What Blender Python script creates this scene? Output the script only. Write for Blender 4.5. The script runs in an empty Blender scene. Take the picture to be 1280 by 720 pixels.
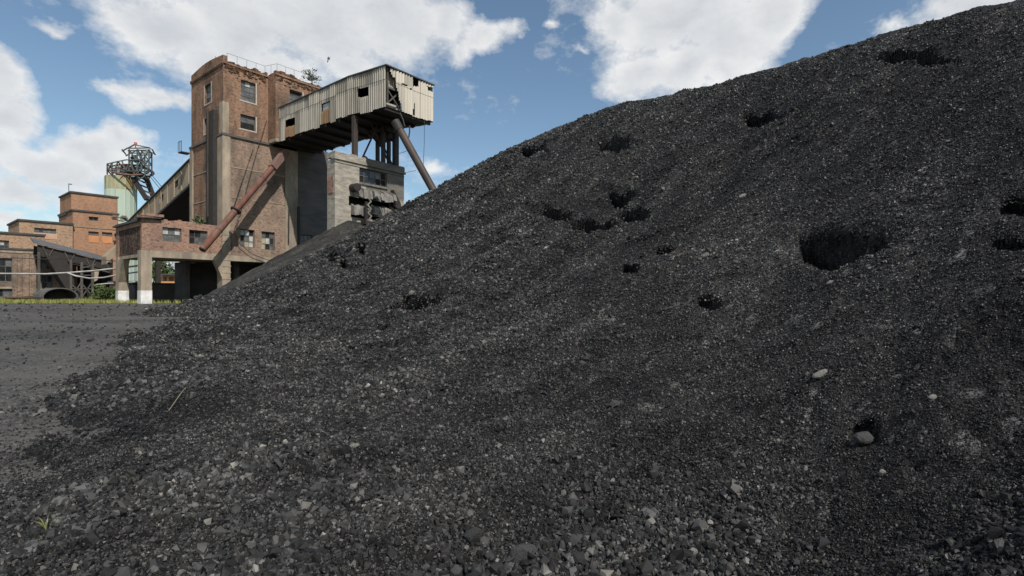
import bpy, math, random
import numpy as np
from mathutils import Vector, Matrix
random.seed(7); rng = np.random.default_rng(7)
SC = bpy.context.scene; COL = SC.collection
f = 640.0; HY = 366.0; CZ = 0.9            # survey constants: focal (px), horizon row, eye height
TH = math.atan2(509, 640)
U = (math.sin(TH), math.cos(TH)); Vv = (-U[1], U[0])     # colliery axes: a along U, b along Vv
C0 = ((279-640)/640*50, 50.0)                            # near corner of the tower
RZ = math.atan2(U[1], U[0])
def W(p): a, b, z = p; return (C0[0]+a*U[0]+b*Vv[0], C0[1]+a*U[1]+b*Vv[1], z)
def ID(p): return tuple(p)
def onb(px, py, b):
    r = ((px-640)/f, 1., (HY-py)/f); d = r[0]*Vv[0]+r[1]*Vv[1]; t = (b+C0[0]*Vv[0]+C0[1]*Vv[1])/d
    return ((t*r[0]-C0[0])*U[0]+(t-C0[1])*U[1], b, CZ+t*r[2])
def ona(px, py, a):
    r = ((px-640)/f, 1., (HY-py)/f); d = r[0]*U[0]+r[1]*U[1]; t = (a+C0[0]*U[0]+C0[1]*U[1])/d
    return (a, (t*r[0]-C0[0])*Vv[0]+(t-C0[1])*Vv[1], CZ+t*r[2])
def pt(px, py, Y): return ((px-640)/f*Y, Y, CZ+(HY-py)/f*Y)

# ------------------------------------------------------------------ materials
def new_mat(name):
    m = bpy.data.materials.new(name); m.use_nodes = True
    nt = m.node_tree; return m, nt, nt.nodes, nt.links, nt.nodes['Principled BSDF']
def N(nt, t, **kw):
    n = nt.nodes.new(t)
    for k, v in kw.items():
        if k in n.inputs.keys(): n.inputs[k].default_value = v
        else: setattr(n, k, v)
    return n
def ramp(nt, src, p0, p1, c0=(0,0,0,1), c1=(1,1,1,1)):
    r = nt.nodes.new('ShaderNodeValToRGB'); e = r.color_ramp.elements
    e[0].position = p0; e[1].position = p1; e[0].color = c0; e[1].color = c1
    nt.links.new(src, r.inputs[0]); return r.outputs[0]
def mix(nt, fac, a, b, mode='MIX'):
    m = nt.nodes.new('ShaderNodeMix'); m.data_type = 'RGBA'; m.blend_type = mode
    for sock, val in ((m.inputs[0], fac), (m.inputs[6], a), (m.inputs[7], b)):
        if isinstance(val, (int, float)): sock.default_value = val
        elif isinstance(val, tuple): sock.default_value = (*val[:3], 1)
        else: nt.links.new(val, sock)
    return m.outputs[2]
def math_n(nt, op, a, b=0.0, c=0.0):
    m = nt.nodes.new('ShaderNodeMath'); m.operation = op
    for i, val in enumerate((a, b, c)):
        if isinstance(val, (int, float)): m.inputs[i].default_value = val
        else: nt.links.new(val, m.inputs[i])
    return m.outputs[0]
def noise(nt, vec, scale, detail=4, rough=.6, sc=(1,1,1)):
    if sc != (1,1,1):
        mp = nt.nodes.new('ShaderNodeMapping'); mp.inputs['Scale'].default_value = sc
        nt.links.new(vec, mp.inputs[0]); vec = mp.outputs[0]
    n = N(nt, 'ShaderNodeTexNoise', Scale=scale, Detail=detail, Roughness=rough); nt.links.new(vec, n.inputs['Vector'])
    return n.outputs['Fac']
def bump(nt, h, strength, dist, bsdf, prev=None):
    b = N(nt, 'ShaderNodeBump', Strength=strength, Distance=dist); nt.links.new(h, b.inputs['Height'])
    if prev: nt.links.new(prev, b.inputs['Normal'])
    nt.links.new(b.outputs[0], bsdf.inputs['Normal']); return b.outputs[0]
def simple(name, c1, c2=None, rough=.8, scale=1.5, sc=(1,1,1), metal=0., stain=None, stain_amt=.6, bmp=.0, lo=.35, hi=.65, spec=.3):
    m, nt, n, l, b = new_mat(name); tc = N(nt, 'ShaderNodeTexCoord').outputs['Object']
    c2 = c2 or tuple(x*.7 for x in c1)
    col = mix(nt, ramp(nt, noise(nt, tc, scale, 6, .65, sc), lo, hi), c1, c2)
    if stain:
        s = ramp(nt, noise(nt, tc, scale*.35, 5, .6, (sc[0], sc[1], sc[2]*.35)), .48, .72)
        col = mix(nt, math_n(nt, 'MULTIPLY', s, stain_amt), col, stain)
    l.new(col, b.inputs['Base Color']); b.inputs['Roughness'].default_value = rough; b.inputs['Metallic'].default_value = metal
    b.inputs['Specular IOR Level'].default_value = spec
    if bmp: bump(nt, noise(nt, tc, scale*6, 5, .7), bmp, .05, b)
    return m
def brick(name, c1, c2, mortar, light=(.42,.36,.29), soot=(.05,.045,.04), soot_amt=.5, mott=.8, rubble=0., lightamt=.5):
    m, nt, n, l, b = new_mat(name); tcn = N(nt, 'ShaderNodeTexCoord'); uv = tcn.outputs['UV']; tc = tcn.outputs['Object']
    br = N(nt, 'ShaderNodeTexBrick', Scale=1.0); br.inputs['Brick Width'].default_value = .27; br.inputs['Row Height'].default_value = .09
    br.inputs['Mortar Size'].default_value = .012; br.inputs['Bias'].default_value = -.1
    br.inputs['Color1'].default_value = (*c1, 1); br.inputs['Color2'].default_value = (*c2, 1); br.inputs['Mortar'].default_value = (*mortar, 1)
    l.new(uv, br.inputs['Vector']); col = br.outputs['Color']
    # groups of bricks that burnt darker / paler, courses that weathered
    f1 = noise(nt, tc, 3.0, 9, .82, (1,1,1.7)); col = mix(nt, math_n(nt, 'MULTIPLY', ramp(nt, f1, .50, .58), mott), col, tuple(x*.27 for x in c1))
    f2 = noise(nt, tc, 2.1, 9, .84, (1,1,1.9)); col = mix(nt, math_n(nt, 'MULTIPLY', ramp(nt, f2, .55, .65), lightamt), col, light)
    f5 = noise(nt, tc, .7, 6, .7, (1,1,1.3)); col = mix(nt, math_n(nt, 'MULTIPLY', ramp(nt, f5, .52, .66), .45), col, tuple(x*1.25 for x in c2))
    f3 = noise(nt, tc, .42, 6, .68, (1,1,.5)); col = mix(nt, math_n(nt, 'MULTIPLY', ramp(nt, f3, .45, .64), soot_amt), col, soot)
    f4 = noise(nt, tc, 1.1, 4, .6, (1,1,.15)); col = mix(nt, math_n(nt, 'MULTIPLY', ramp(nt, f4, .55, .8), .4*soot_amt+.1), col, soot)
    l.new(col, b.inputs['Base Color']); b.inputs['Roughness'].default_value = .92; b.inputs['Specular IOR Level'].default_value = .15
    p = bump(nt, f1, .5, .06, b)
    if rubble:
        r1 = noise(nt, tc, 2.6, 8, .85); l.new(mix(nt, ramp(nt, r1, .47, .56), col, tuple(x*.22 for x in c1)), b.inputs['Base Color']); bump(nt, r1, 1., .5, b, p)
    else: bump(nt, br.outputs['Fac'], .4, -.02, b, p)
    return m
M = {}
M['brick_tower'] = brick('tower brick', (.235,.12,.072), (.30,.17,.105), (.25,.195,.145), light=(.36,.265,.18), soot=(.06,.047,.039), soot_amt=.85)
M['brick_base'] = brick('base brick', (.235,.145,.10), (.30,.205,.15), (.28,.235,.185), light=(.38,.31,.245), soot=(.075,.064,.055), soot_amt=.75)
M['brick_annex'] = brick('annex brick', (.26,.12,.082), (.32,.18,.125), (.33,.27,.21), light=(.42,.33,.25), soot=(.075,.065,.06), soot_amt=.5)
M['brick_rubble'] = brick('spalled brick', (.19,.115,.08), (.28,.185,.14), (.20,.165,.14), soot=(.03,.027,.025), soot_amt=.7, mott=1., rubble=1)
M['brick_spall'] = brick('crumbling brick', (.27,.13,.072), (.36,.20,.115), (.24,.18,.13), light=(.44,.31,.20), soot=(.06,.045,.037), soot_amt=.6, mott=1., rubble=1)
M['brick_far'] = brick('ochre brick', (.31,.18,.105), (.37,.235,.14), (.40,.32,.24), light=(.46,.35,.24), soot=(.13,.095,.07), soot_amt=.45)
M['brick_far2'] = brick('orange brick', (.32,.155,.083), (.36,.195,.11), (.36,.26,.19), light=(.42,.29,.19), soot=(.15,.085,.055), soot_amt=.35, mott=.5)
M['concrete'] = simple('weathered concrete', (.36,.295,.215), (.20,.165,.125), .9, 1.3, (1,1,.4), stain=(.12,.105,.09), bmp=.4)
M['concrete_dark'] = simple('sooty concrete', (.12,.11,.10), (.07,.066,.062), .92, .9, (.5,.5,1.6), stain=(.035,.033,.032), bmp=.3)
M['white_paint'] = simple('whitewash', (.74,.73,.70), (.52,.50,.47), .85, 2.4, stain=(.22,.205,.18), stain_amt=.75)
M['dark_metal'] = simple('blackened steel', (.02,.019,.018), (.038,.029,.024), .65, 3., metal=0.)
M['rust'] = simple('rusty red pipe', (.15,.06,.04), (.085,.040,.030), .8, 2.2, (1,1,.6), stain=(.19,.14,.11), stain_amt=.7, bmp=.3)
M['rust_pale'] = simple('pale rusty trough', (.17,.11,.09), (.115,.065,.052), .8, 1.4)
M['brown_pipe'] = simple('brown steel tube', (.055,.040,.031), (.028,.022,.019), .6, 1.4, (2,2,.5), stain=(.10,.07,.05), stain_amt=.6)
M['cladding'] = simple('grey fibre cement sheets', (.37,.34,.285), (.23,.21,.175), .85, 1.6, (1.2,1.2,.12), stain=(.15,.125,.095), stain_amt=.75, lo=.4, hi=.62)
M['cladding_end'] = simple('pale end cladding', (.52,.475,.40), (.44,.40,.33), .85, 1.6, (1.2,1.2,.12), stain=(.30,.26,.20), stain_amt=.5)
M['cladding_b'] = simple('darker grey sheets', (.25,.23,.195), (.16,.145,.12), .85, 1.6, (1.2,1.2,.12), stain=(.10,.085,.065), stain_amt=.8)
M['cladding_c'] = simple('paler grey sheets', (.43,.395,.335), (.28,.255,.21), .85, 1.6, (1.2,1.2,.12), stain=(.16,.135,.10), stain_amt=.7)
M['cladding_rust'] = simple('rusted sheet', (.22,.125,.06), (.15,.10,.065), .85, 1.5, (2,2,.25), stain=(.30,.20,.11))
M['roofing'] = simple('bitumen felt', (.045,.045,.046), (.075,.072,.07), .85, 1., bmp=.3)
M['slate'] = simple('grey sheet roof', (.10,.105,.115), (.07,.073,.08), .75, 1.2, (.5,.5,1))
M['gallery_conc'] = simple('gallery wall', (.30,.245,.175), (.215,.165,.11), .9, .9, (.5,1.2,.4), stain=(.12,.09,.055), stain_amt=.8, bmp=.2)
M['green_clad'] = simple('pale green sheet', (.36,.44,.35), (.42,.48,.39), .7, .9, (1,1,.1), stain=(.27,.33,.27), stain_amt=.6)
M['green_rust'] = simple('rusted green rim', (.28,.19,.08), (.31,.33,.22), .8, .6, (1,1,.35), lo=.4, hi=.6)
M['teal_steel'] = simple('teal painted steel', (.085,.15,.145), (.07,.06,.055), .6, .7, lo=.3, hi=.6)
M['rust_steel'] = simple('rusted steel', (.14,.075,.055), (.07,.045,.04), .75, .8)
M['frame'] = simple('dark window frame', (.07,.066,.06), (.11,.10,.09), .7, 4.)
M['frame_pale'] = simple('pale window surround', (.42,.38,.32), (.3,.27,.23), .85, 3.)
M['void'] = simple('painted shade black', (.012,.011,.010), (.02,.018,.016), .95, 2.)  # near-black colour painted in for shade, as behind openings
M['board'] = simple('orange hardboard', (.52,.235,.105), (.43,.19,.085), .8, 1.5, (1,1,.6))
M['sill_pale'] = simple('pinkish render', (.48,.31,.21), (.40,.25,.17), .9, 2.)
M['cable'] = simple('cable sheath', (.03,.03,.03), (.04,.04,.04), .6)
M['pipe_pale'] = simple('pale lagged pipe', (.42,.41,.38), (.27,.25,.22), .7, 1.)
M['timber'] = simple('grey timber', (.10,.09,.077), (.05,.045,.04), .85, 2., (1,1,.3))
M['rail'] = simple('thin steel rail', (.12,.12,.12), (.16,.15,.14), .6)
M['stone_ledge'] = simple('broken concrete ledge', (.24,.225,.195), (.12,.112,.10), .95, 2.2, stain=(.05,.047,.043), stain_amt=.7, bmp=.8)
M['drum'] = simple('dusty steel drum', (.10,.095,.088), (.06,.056,.05), .8, 1., stain=(.16,.14,.11))
M['rust_skip'] = simple('rusty skip', (.19,.075,.045), (.12,.055,.04), .85, 1.5)
M['twig'] = simple('dry twig', (.20,.17,.115), (.14,.115,.08), .9, 5.)
M['lamp_red'] = simple('red lamp glass', (.6,.12,.05), (.5,.1,.05), .4)
def glass(name, c1, c2, rough=.12):
    m, nt, n, l, b = new_mat(name); tc = N(nt, 'ShaderNodeTexCoord').outputs['Object']
    l.new(mix(nt, ramp(nt, noise(nt, tc, 1.8, 5, .7), .38, .62), c1, c2), b.inputs['Base Color']); b.inputs['Roughness'].default_value = rough
    return m
M['pane_dark'] = glass('dark glass', (.012,.013,.014), (.03,.03,.03))
M['pane_grey'] = glass('dusty glass', (.13,.135,.135), (.06,.06,.06), .45)
M['pane_white'] = glass('whitened glass', (.46,.46,.42), (.30,.30,.28), .5)
M['pane_yellow'] = glass('yellowed glass', (.40,.35,.24), (.25,.22,.15), .5)
def leaf(name, c1, c2):
    m, nt, n, l, b = new_mat(name); oi = N(nt, 'ShaderNodeNewGeometry')
    col = mix(nt, oi.outputs['Random Per Island'], c1, c2); l.new(col, b.inputs['Base Color'])
    b.inputs['Roughness'].default_value = .6; b.inputs['Specular IOR Level'].default_value = .3; return m
M['leaf_bush'] = leaf('bush leaves', (.035,.06,.018), (.085,.115,.035))
M['leaf_roof'] = leaf('roof shrub leaves', (.035,.05,.02), (.10,.11,.055))
M['leaf_tree'] = leaf('tree leaves', (.03,.055,.015), (.08,.12,.035))
M['grass'] = leaf('grass blades', (.13,.165,.035), (.28,.26,.08))
M['sprig'] = leaf('sprig leaves', (.10,.13,.03), (.22,.22,.07))
M['bird'] = simple('dark feathers', (.03,.03,.033), (.06,.06,.06), .7, 8.)
M['orange_house'] = simple('orange render', (.52,.28,.12), (.45,.24,.10), .9, 1.)
M['white_wall'] = simple('white render', (.62,.63,.64), (.5,.51,.52), .9, .8)

def bands(nt):
    g = N(nt, 'ShaderNodeNewGeometry').outputs['Position']
    mp = N(nt, 'ShaderNodeMapping', vector_type='POINT'); mp.inputs['Rotation'].default_value = (0, 0, -math.radians(40)); nt.links.new(g, mp.inputs[0])
    b1 = ramp(nt, noise(nt, mp.outputs[0], .8, 5, .6, (.22, 1, .4)), .36, .64, (.50,.50,.50,1), (1.42,1.41,1.38,1))
    b2 = ramp(nt, noise(nt, g, .7, 5, .65), .38, .62, (.68,.68,.68,1), (1.25,1.25,1.24,1))
    return mix(nt, 1., b1, b2, 'MULTIPLY')
def coal_mat(name, base, var, stone_amt=.02, dust=None):
    m, nt, n, l, b = new_mat(name); tc = N(nt, 'ShaderNodeTexCoord').outputs['Object']
    col = mix(nt, ramp(nt, noise(nt, tc, .45, 6, .65), .35, .65), base, var)
    hs = None
    for k, (s, amt) in enumerate(((9., .5), (24., .45), (60., .4), (150., .35))):
        vo = N(nt, 'ShaderNodeTexVoronoi', Scale=s); l.new(tc, vo.inputs['Vector'])
        sep = N(nt, 'ShaderNodeSeparateColor'); l.new(vo.outputs['Color'], sep.inputs[0])
        col = mix(nt, amt, col, ramp(nt, sep.outputs[0], .0, 1., (.25,.25,.25,1), (1.9,1.9,1.9,1)), 'MULTIPLY')
        col = mix(nt, math_n(nt, 'MULTIPLY', ramp(nt, sep.outputs[1], 1-stone_amt-.004, 1-stone_amt), .55), col, (.19,.185,.172))
        h = math_n(nt, 'ADD', math_n(nt, 'MULTIPLY', vo.outputs['Distance'], -1.), math_n(nt, 'MULTIPLY', sep.outputs[2], .7))
        hs = bump(nt, h, .85, .9/s, b, hs)
    if not dust: col = mix(nt, 1., col, bands(nt), 'MULTIPLY')
    if dust:
        col = mix(nt, ramp(nt, noise(nt, tc, .22, 7, .72, (.22,1.1,1)), .42, .62), col, dust)
    l.new(col, b.inputs['Base Color']); b.inputs['Roughness'].default_value = .6; b.inputs['Specular IOR Level'].default_value = .16
    return m
M['coal'] = coal_mat('coal fines', (.0175,.0172,.0165), (.026,.0255,.0244))
M['yard'] = coal_mat('coal dust yard', (.082,.078,.071), (.050,.048,.044), .012, (.135,.127,.114))
M['mound'] = coal_mat('dusty coal mound', (.050,.048,.044), (.040,.038,.035), .008)
def lump_mat():
    m, nt, n, l, b = new_mat('coal lumps'); oi = N(nt, 'ShaderNodeObjectInfo').outputs['Random']
    r = nt.nodes.new('ShaderNodeValToRGB'); e = r.color_ramp.elements
    e[0].position = 0; e[0].color = (.007,.0069,.0066,1); e[1].position = 1; e[1].color = (.21,.20,.18,1)
    for p, c in ((.5,(.0185,.0182,.0175,1)), (.86,(.052,.051,.0485,1)), (.98,(.095,.093,.088,1)), (.995,(.16,.15,.135,1))):
        k = e.new(p); k.color = c
    l.new(oi, r.inputs[0]); l.new(mix(nt, 1., r.outputs[0], bands(nt), 'MULTIPLY'), b.inputs['Base Color'])
    rr = ramp(nt, math_n(nt, 'FRACT', math_n(nt, 'MULTIPLY', oi, 37.)), 0, 1, (.32,.32,.32,1), (.9,.9,.9,1))
    l.new(rr, b.inputs['Roughness']); b.inputs['Specular IOR Level'].default_value = .32
    tc = N(nt, 'ShaderNodeTexCoord').outputs['Object']; bump(nt, noise(nt, tc, 4., 3, .7), .16, .2, b)
    return m
M['lump'] = lump_mat()
def rock_mat(name, c1, c2):
    return simple(name, c1, c2, .8, 9., stain=tuple(x*.5 for x in c1), bmp=.6)
M['rock_dark'] = rock_mat('dark shale', (.035,.035,.033), (.024,.024,.023))
M['rock_grey'] = rock_mat('grey shale', (.055,.054,.051), (.045,.044,.042))
M['rock_pale'] = rock_mat('pale stone', (.20,.19,.17), (.13,.125,.11))

# ------------------------------------------------------------------ mesh builder
ROOT = {}
class MB:
    def __init__(s, F=W): s.F = F; s.v = []; s.f = []; s.uv = []; s.mi = []; s.sm = []
    def face(s, pts, m=0, smooth=False):
        i = len(s.v); s.v += [s.F(p) for p in pts]; s._reg(tuple(range(i, i+len(pts))), pts, m, smooth)
    def _reg(s, idx, pts, m, smooth):
        s.f.append(idx); s.mi.append(m); s.sm.append(smooth)
        p0, p1, p2 = Vector(pts[0]), Vector(pts[1]), Vector(pts[2]); n = (p1-p0).cross(p2-p0)
        ax = max(range(3), key=lambda k: abs(n[k]))
        s.uv += [((q[0], q[1]) if ax == 2 else (q[0], q[2]) if ax == 1 else (q[1], q[2])) for q in pts]
    def box(s, a0, a1, b0, b1, z0, z1, m=0):
        P = [(a0,b0,z0),(a1,b0,z0),(a1,b1,z0),(a0,b1,z0),(a0,b0,z1),(a1,b0,z1),(a1,b1,z1),(a0,b1,z1)]
        s.hexa(P, m)
    def hexa(s, P, m=0):
        for q in ((0,3,2,1),(4,5,6,7),(0,1,5,4),(1,2,6,5),(2,3,7,6),(3,0,4,7)): s.face([P[k] for k in q], m)
    def prism(s, pts, d, m=0):          # polygon swept by vector d
        q = [tuple(p[k]+d[k] for k in range(3)) for p in pts]; n = len(pts)
        s.face(pts[::-1], m); s.face(q, m)
        for k in range(n): j = (k+1) % n; s.face([pts[k], pts[j], q[j], q[k]], m)
    def beam(s, p, q, w, h=None, m=0):
        h = h or w; p, q = Vector(p), Vector(q); d = (q-p).normalized()
        up = Vector((0,0,1)) if abs(d.z) < .95 else Vector((1,0,0))
        x = d.cross(up).normalized()*w/2; y = x.cross(d).normalized()*h/2
        s.hexa([tuple(c) for c in (p-x-y, p+x-y, p+x+y, p-x+y, q-x-y, q+x-y, q+x+y, q-x+y)], m)
    def tube(s, pts, r, n=8, m=0, cap=True, r2=None):
        pts = [Vector(p) for p in pts]; rings = []
        for k, p in enumerate(pts):
            d = (pts[min(k+1, len(pts)-1)]-pts[max(k-1, 0)]).normalized()
            up = Vector((0,0,1)) if abs(d.z) < .95 else Vector((1,0,0))
            x = d.cross(up).normalized(); y = x.cross(d)
            rr = r if r2 is None else r+(r2-r)*k/(len(pts)-1)
            rings.append([tuple(p+x*math.cos(2*math.pi*j/n)*rr+y*math.sin(2*math.pi*j/n)*rr) for j in range(n)])
        base = len(s.v)
        for R in rings: s.v += [s.F(p) for p in R]
        for k in range(len(pts)-1):
            for j in range(n):
                j2 = (j+1) % n; ids = (base+k*n+j, base+k*n+j2, base+(k+1)*n+j2, base+(k+1)*n+j)
                s._reg(ids, [rings[k][j], rings[k][j2], rings[k+1][j2], rings[k+1][j]], m, n > 5)
        if cap: s.face(rings[0][::-1], m); s.face(rings[-1], m)
    def wall(s, ax, c, s0, s1, z0, z1, ops=(), t=.35, m=0, top=None):
        """wall in the plane ax = c, outward side towards the camera (-ax), openings (s0,s1,z0,z1) with reveals"""
        def P(u_, d, z): return (u_, c+d, z) if ax == 'b' else (c+d, u_, z)
        ss = sorted({s0, s1, *[o[0] for o in ops], *[o[1] for o in ops]}); zs = sorted({z0, z1, *[o[2] for o in ops], *[o[3] for o in ops]})
        ss = [q for q in ss if s0 <= q <= s1]; zs = [q for q in zs if z0 <= q <= z1]
        for i in range(len(ss)-1):
            for j in range(len(zs)-1):
                cu, cz = (ss[i]+ss[i+1])/2, (zs[j]+zs[j+1])/2
                if any(o[0] < cu < o[1] and o[2] < cz < o[3] for o in ops): continue
                for d in (0, t): s.face([P(ss[i],d,zs[j]), P(ss[i+1],d,zs[j]), P(ss[i+1],d,zs[j+1]), P(ss[i],d,zs[j+1])], m)
        for o in list(ops)+[(s0, s1, z0, z1)]:
            a_, b_, c_, d_ = o
            for q in (((a_,c_),(b_,c_)), ((b_,c_),(b_,d_)), ((b_,d_),(a_,d_)), ((a_,d_),(a_,c_))):
                s.face([P(q[0][0],0,q[0][1]), P(q[1][0],0,q[1][1]), P(q[1][0],t,q[1][1]), P(q[0][0],t,q[0][1])], m)
    def build(s, name, mats, parent=None):
        me = bpy.data.meshes.new(name); v = s.v
        if parent is not None:
            inv = ROOT[parent.name].inverted(); v = [tuple(inv @ Vector(p)) for p in v]
        me.from_pydata(v, [], s.f); uvl = me.uv_layers.new(name='UVMap'); uvl.data.foreach_set('uv', [c for p in s.uv for c in p])
        if not isinstance(mats, (list, tuple)): mats = [mats]
        for m in mats: me.materials.append(m)
        me.polygons.foreach_set('material_index', s.mi); me.polygons.foreach_set('use_smooth', s.sm); me.update()
        o = bpy.data.objects.new(name, me); COL.objects.link(o)
        if parent is not None: o.parent = parent; ROOT[o.name] = ROOT[parent.name]
        else: ROOT[o.name] = Matrix.Identity(4)
        return o
def tag(o, label, cat, group=None, kind=None):
    if label: o['label'] = label
    if cat: o['category'] = cat
    if group: o['group'] = group
    if kind: o['kind'] = kind
    return o
def thing(name, label, cat, loc, rz=0, group=None):
    o = bpy.data.objects.new(name, None); COL.objects.link(o); o.location = loc; o.rotation_euler = (0,0,rz); o.empty_display_size = .3
    ROOT[o.name] = Matrix.Translation(loc) @ Matrix.Rotation(rz, 4, 'Z')
    return tag(o, label, cat, group)
def bthing(name, label, cat, abz, group=None): return thing(name, label, cat, W(abz), RZ, group)
def structure(o): o['kind'] = 'structure'; return o

def window(parent, ax, c, op, nx, nz, inset=.18, bar=.07, panes=('pane_dark',), missing=0., surround=None, name='window'):
    """metal frame with glazing bars in the opening; its panes are one child mesh"""
    s0, s1, z0, z1 = op; e = .004
    s0 += e; s1 -= e; z0 += e; z1 -= e
    def bx(mb, u0, u1, d0, d1, q0, q1, m=0):
        mb.box(u0, u1, c+d0, c+d1, q0, q1, m) if ax == 'b' else mb.box(c+d0, c+d1, u0, u1, q0, q1, m)
    mb = MB()
    xs = [s0+(s1-s0)*k/nx for k in range(nx+1)]; zs = [z0+(z1-z0)*k/nz for k in range(nz+1)]
    bx(mb, s0, s0+bar, inset, inset+.09, z0, z1); bx(mb, s1-bar, s1, inset, inset+.09, z0, z1)
    bx(mb, s0+bar, s1-bar, inset, inset+.09, z0, z0+bar); bx(mb, s0+bar, s1-bar, inset, inset+.09, z1-bar, z1)
    for x in xs[1:-1]: bx(mb, x-bar/3, x+bar/3, inset+.01, inset+.075, z0+bar, z1-bar)
    for z in zs[1:-1]: bx(mb, s0+bar, s1-bar, inset+.004, inset+.082, z-bar/2.5, z+bar/2.5)
    w = mb.build(name, M['frame'], parent)
    pm = MB(); mats = [M[p] for p in panes]+[M['void']]; n = 0  # missing panes become near-black sheets, painting the dark inside
    for i in range(nx):
        for j in range(nz):
            gone = random.random() < missing; tl = random.uniform(-.012, .012)+(.03 if gone else 0); n += 1
            bx(pm, xs[i]+.02, xs[i+1]-.02, inset+.035+tl, inset+.05+tl, zs[j]+.02, zs[j+1]-.02, len(mats)-1 if gone else random.randrange(len(mats)-1))
    if n: pm.build('pane', mats, w)
    if surround:
        sm_ = MB(); t = .14
        bx(sm_, s0-t, s1+t, -.03, .06, z0-t, z0-.01); bx(sm_, s1+.01, s1+t, -.025, .06, z0, z1+t*.6)
        if surround > 1: bx(sm_, s0-t, s0-.01, -.025, .06, z0, z1+t*.6)
        sm_.build('window_surround', M['frame_pale'], w)
    return w
def opb(x0, y0, x1, y1, b):
    p, q = onb(x0, y0, b), onb(x1, y0, b); r = onb(x0, y1, b); return (p[0], q[0], r[2], p[2])
def opa(x0, y0, x1, y1, a):      # x0 is the far (left) edge on a left-facing wall
    p, q = ona(x1, y0, a), ona(x0, y0, a); r = ona(x1, y1, a); return (p[1], q[1], r[2], p[2])
def ragged(mb, ax, c, s0, s1, z, hmax, t, step=.3, m=0, lo=0.):
    """crumbling parapet: courses of brick broken off at random heights"""
    n = max(1, int((s1-s0)/step)); h = hmax*.5
    for k in range(n):
        h = min(hmax, max(lo, h+random.uniform(-.35, .35)*hmax)); d = random.uniform(-.03, .03)
        u0, u1 = s0+(s1-s0)*k/n, s0+(s1-s0)*(k+1)/n
        if h < .03: continue
        if ax == 'b': mb.box(u0, u1, c+d, c+t+d*.5, z, z+h, m)
        else: mb.box(c+d, c+t+d*.5, u0, u1, z, z+h, m)
def leaves(mb, pts, size, m=0, flat=.0):
    for p in pts:
        s = size*random.uniform(.6, 1.4); a = random.uniform(0, 6.28); e = random.uniform(-1.2, 1.2)
        d = Vector((math.cos(a)*math.cos(e), math.sin(a)*math.cos(e), math.sin(e)))
        x = d.orthogonal().normalized(); x.rotate(Matrix.Rotation(random.uniform(0, 6.28), 3, d)); p = Vector(p)
        mb.face([tuple(p-d*s*.5), tuple(p+x*s*.28), tuple(p+d*s*.5), tuple(p-x*s*.28)], m)

# ------------------------------------------------------------------ terrain
def tps_fit(P, lam=1e-3):
    P = np.array(P, float); n = len(P); s = np.log1p(np.maximum(P[:,1], .1)) if False else None
    d = np.linalg.norm(P[:,None,:2]-P[None,:,:2], axis=2); K = np.where(d > 0, d*d*np.log(d+1e-9), 0)+lam*np.eye(n)
    A = np.zeros((n+3, n+3)); A[:n,:n] = K; A[:n,n] = 1; A[:n,n+1:] = P[:,:2]; A[n,:n] = 1; A[n+1:,:n] = P[:,:2].T
    sol = np.linalg.solve(A, np.r_[P[:,2], 0, 0, 0])
    def ev(x, y):
        out = sol[n]+sol[n+1]*x+sol[n+2]*y
        for k in range(n):
            r2 = (x-P[k,0])**2+(y-P[k,1])**2+1e-12; out = out+sol[k]*r2*.5*np.log(r2)
        return out
    return ev
def hash2(i, j, s):
    h = (i.astype(np.int64)*374761393+j.astype(np.int64)*668265263+s*2147483647) & 0xffffffff
    h = ((h ^ (h >> 13))*1274126177) & 0xffffffff
    return ((h ^ (h >> 16)) & 0xffff)/65535.0
def vnoise(x, y, s=0):
    i, j = np.floor(x), np.floor(y); u_, w_ = x-i, y-j; u_ = u_*u_*(3-2*u_); w_ = w_*w_*(3-2*w_)
    a, b, c, d = hash2(i,j,s), hash2(i+1,j,s), hash2(i,j+1,s), hash2(i+1,j+1,s)
    return (a*(1-u_)+b*u_)*(1-w_)+(c*(1-u_)+d*u_)*w_-.5
def fbm(x, y, s=0, o=4):
    t = 0; amp = 1.
    for k in range(o): t = t+amp*vnoise(x*2**k+k*17.3, y*2**k-k*9.1, s+k); amp *= .5
    return t
def yard_z(x, y):
    base = -.05-.8*np.exp(-(np.maximum(y, 0)-3)/7.)
    base = np.where(y < 3, -.85, base)
    near = np.exp(-np.maximum(y, 0)/60.)
    return base + .11*fbm(x*.35, y*.35, 50, 4)*near + .08*fbm(x*.12+.05*y, y*.9, 60, 4)*near
CTRL = {1280: [(720,1.7),(540,2.3),(360,3.0),(180,4.5),(6,7.5)],
        1180: [(25,9.0)],
        1100: [(720,2.1),(540,2.9),(360,4.3),(200,6.9),(50,10.8)],
        1000: [(75,14)],
        900: [(720,2.6),(540,4.0),(400,6.2),(250,11),(104,18)],
        765: [(720,2.85),(540,4.7),(400,8),(250,16),(131,27)],
        700: [(155,32)],
        640: [(720,3),(540,5.2),(400,10),(280,19),(182,36)],
        580: [(215,39)],
        540: [(720,3.05),(540,5.5),(420,10.5),(320,20),(241,40)],
        500: [(262,39.5)],
        455: [(720,2.95),(560,4.95),(450,9.3),(360,19),(284,38.5)],
        400: [(720,2.9),(560,4.85),(450,9.0),(372,21),(313,38)],
        330: [(720,2.85),(560,4.7),(450,8.5),(392,18),(346,39)],
        270: [(500,6.2),(423,11.5),(387,22),(373,38)]}
cp = [pt(px, py, Y) for px, l in CTRL.items() for py, Y in l]
cp += [pt(130,455,9.2), pt(60,502,6.7), pt(0,560,5.1), pt(200,412,15.2), pt(243,383,36), pt(150,720,2.9), pt(150,560,4.9), pt(150,485,7.2), pt(-60,720,2.95), pt(160,436,11.5)]
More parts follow.
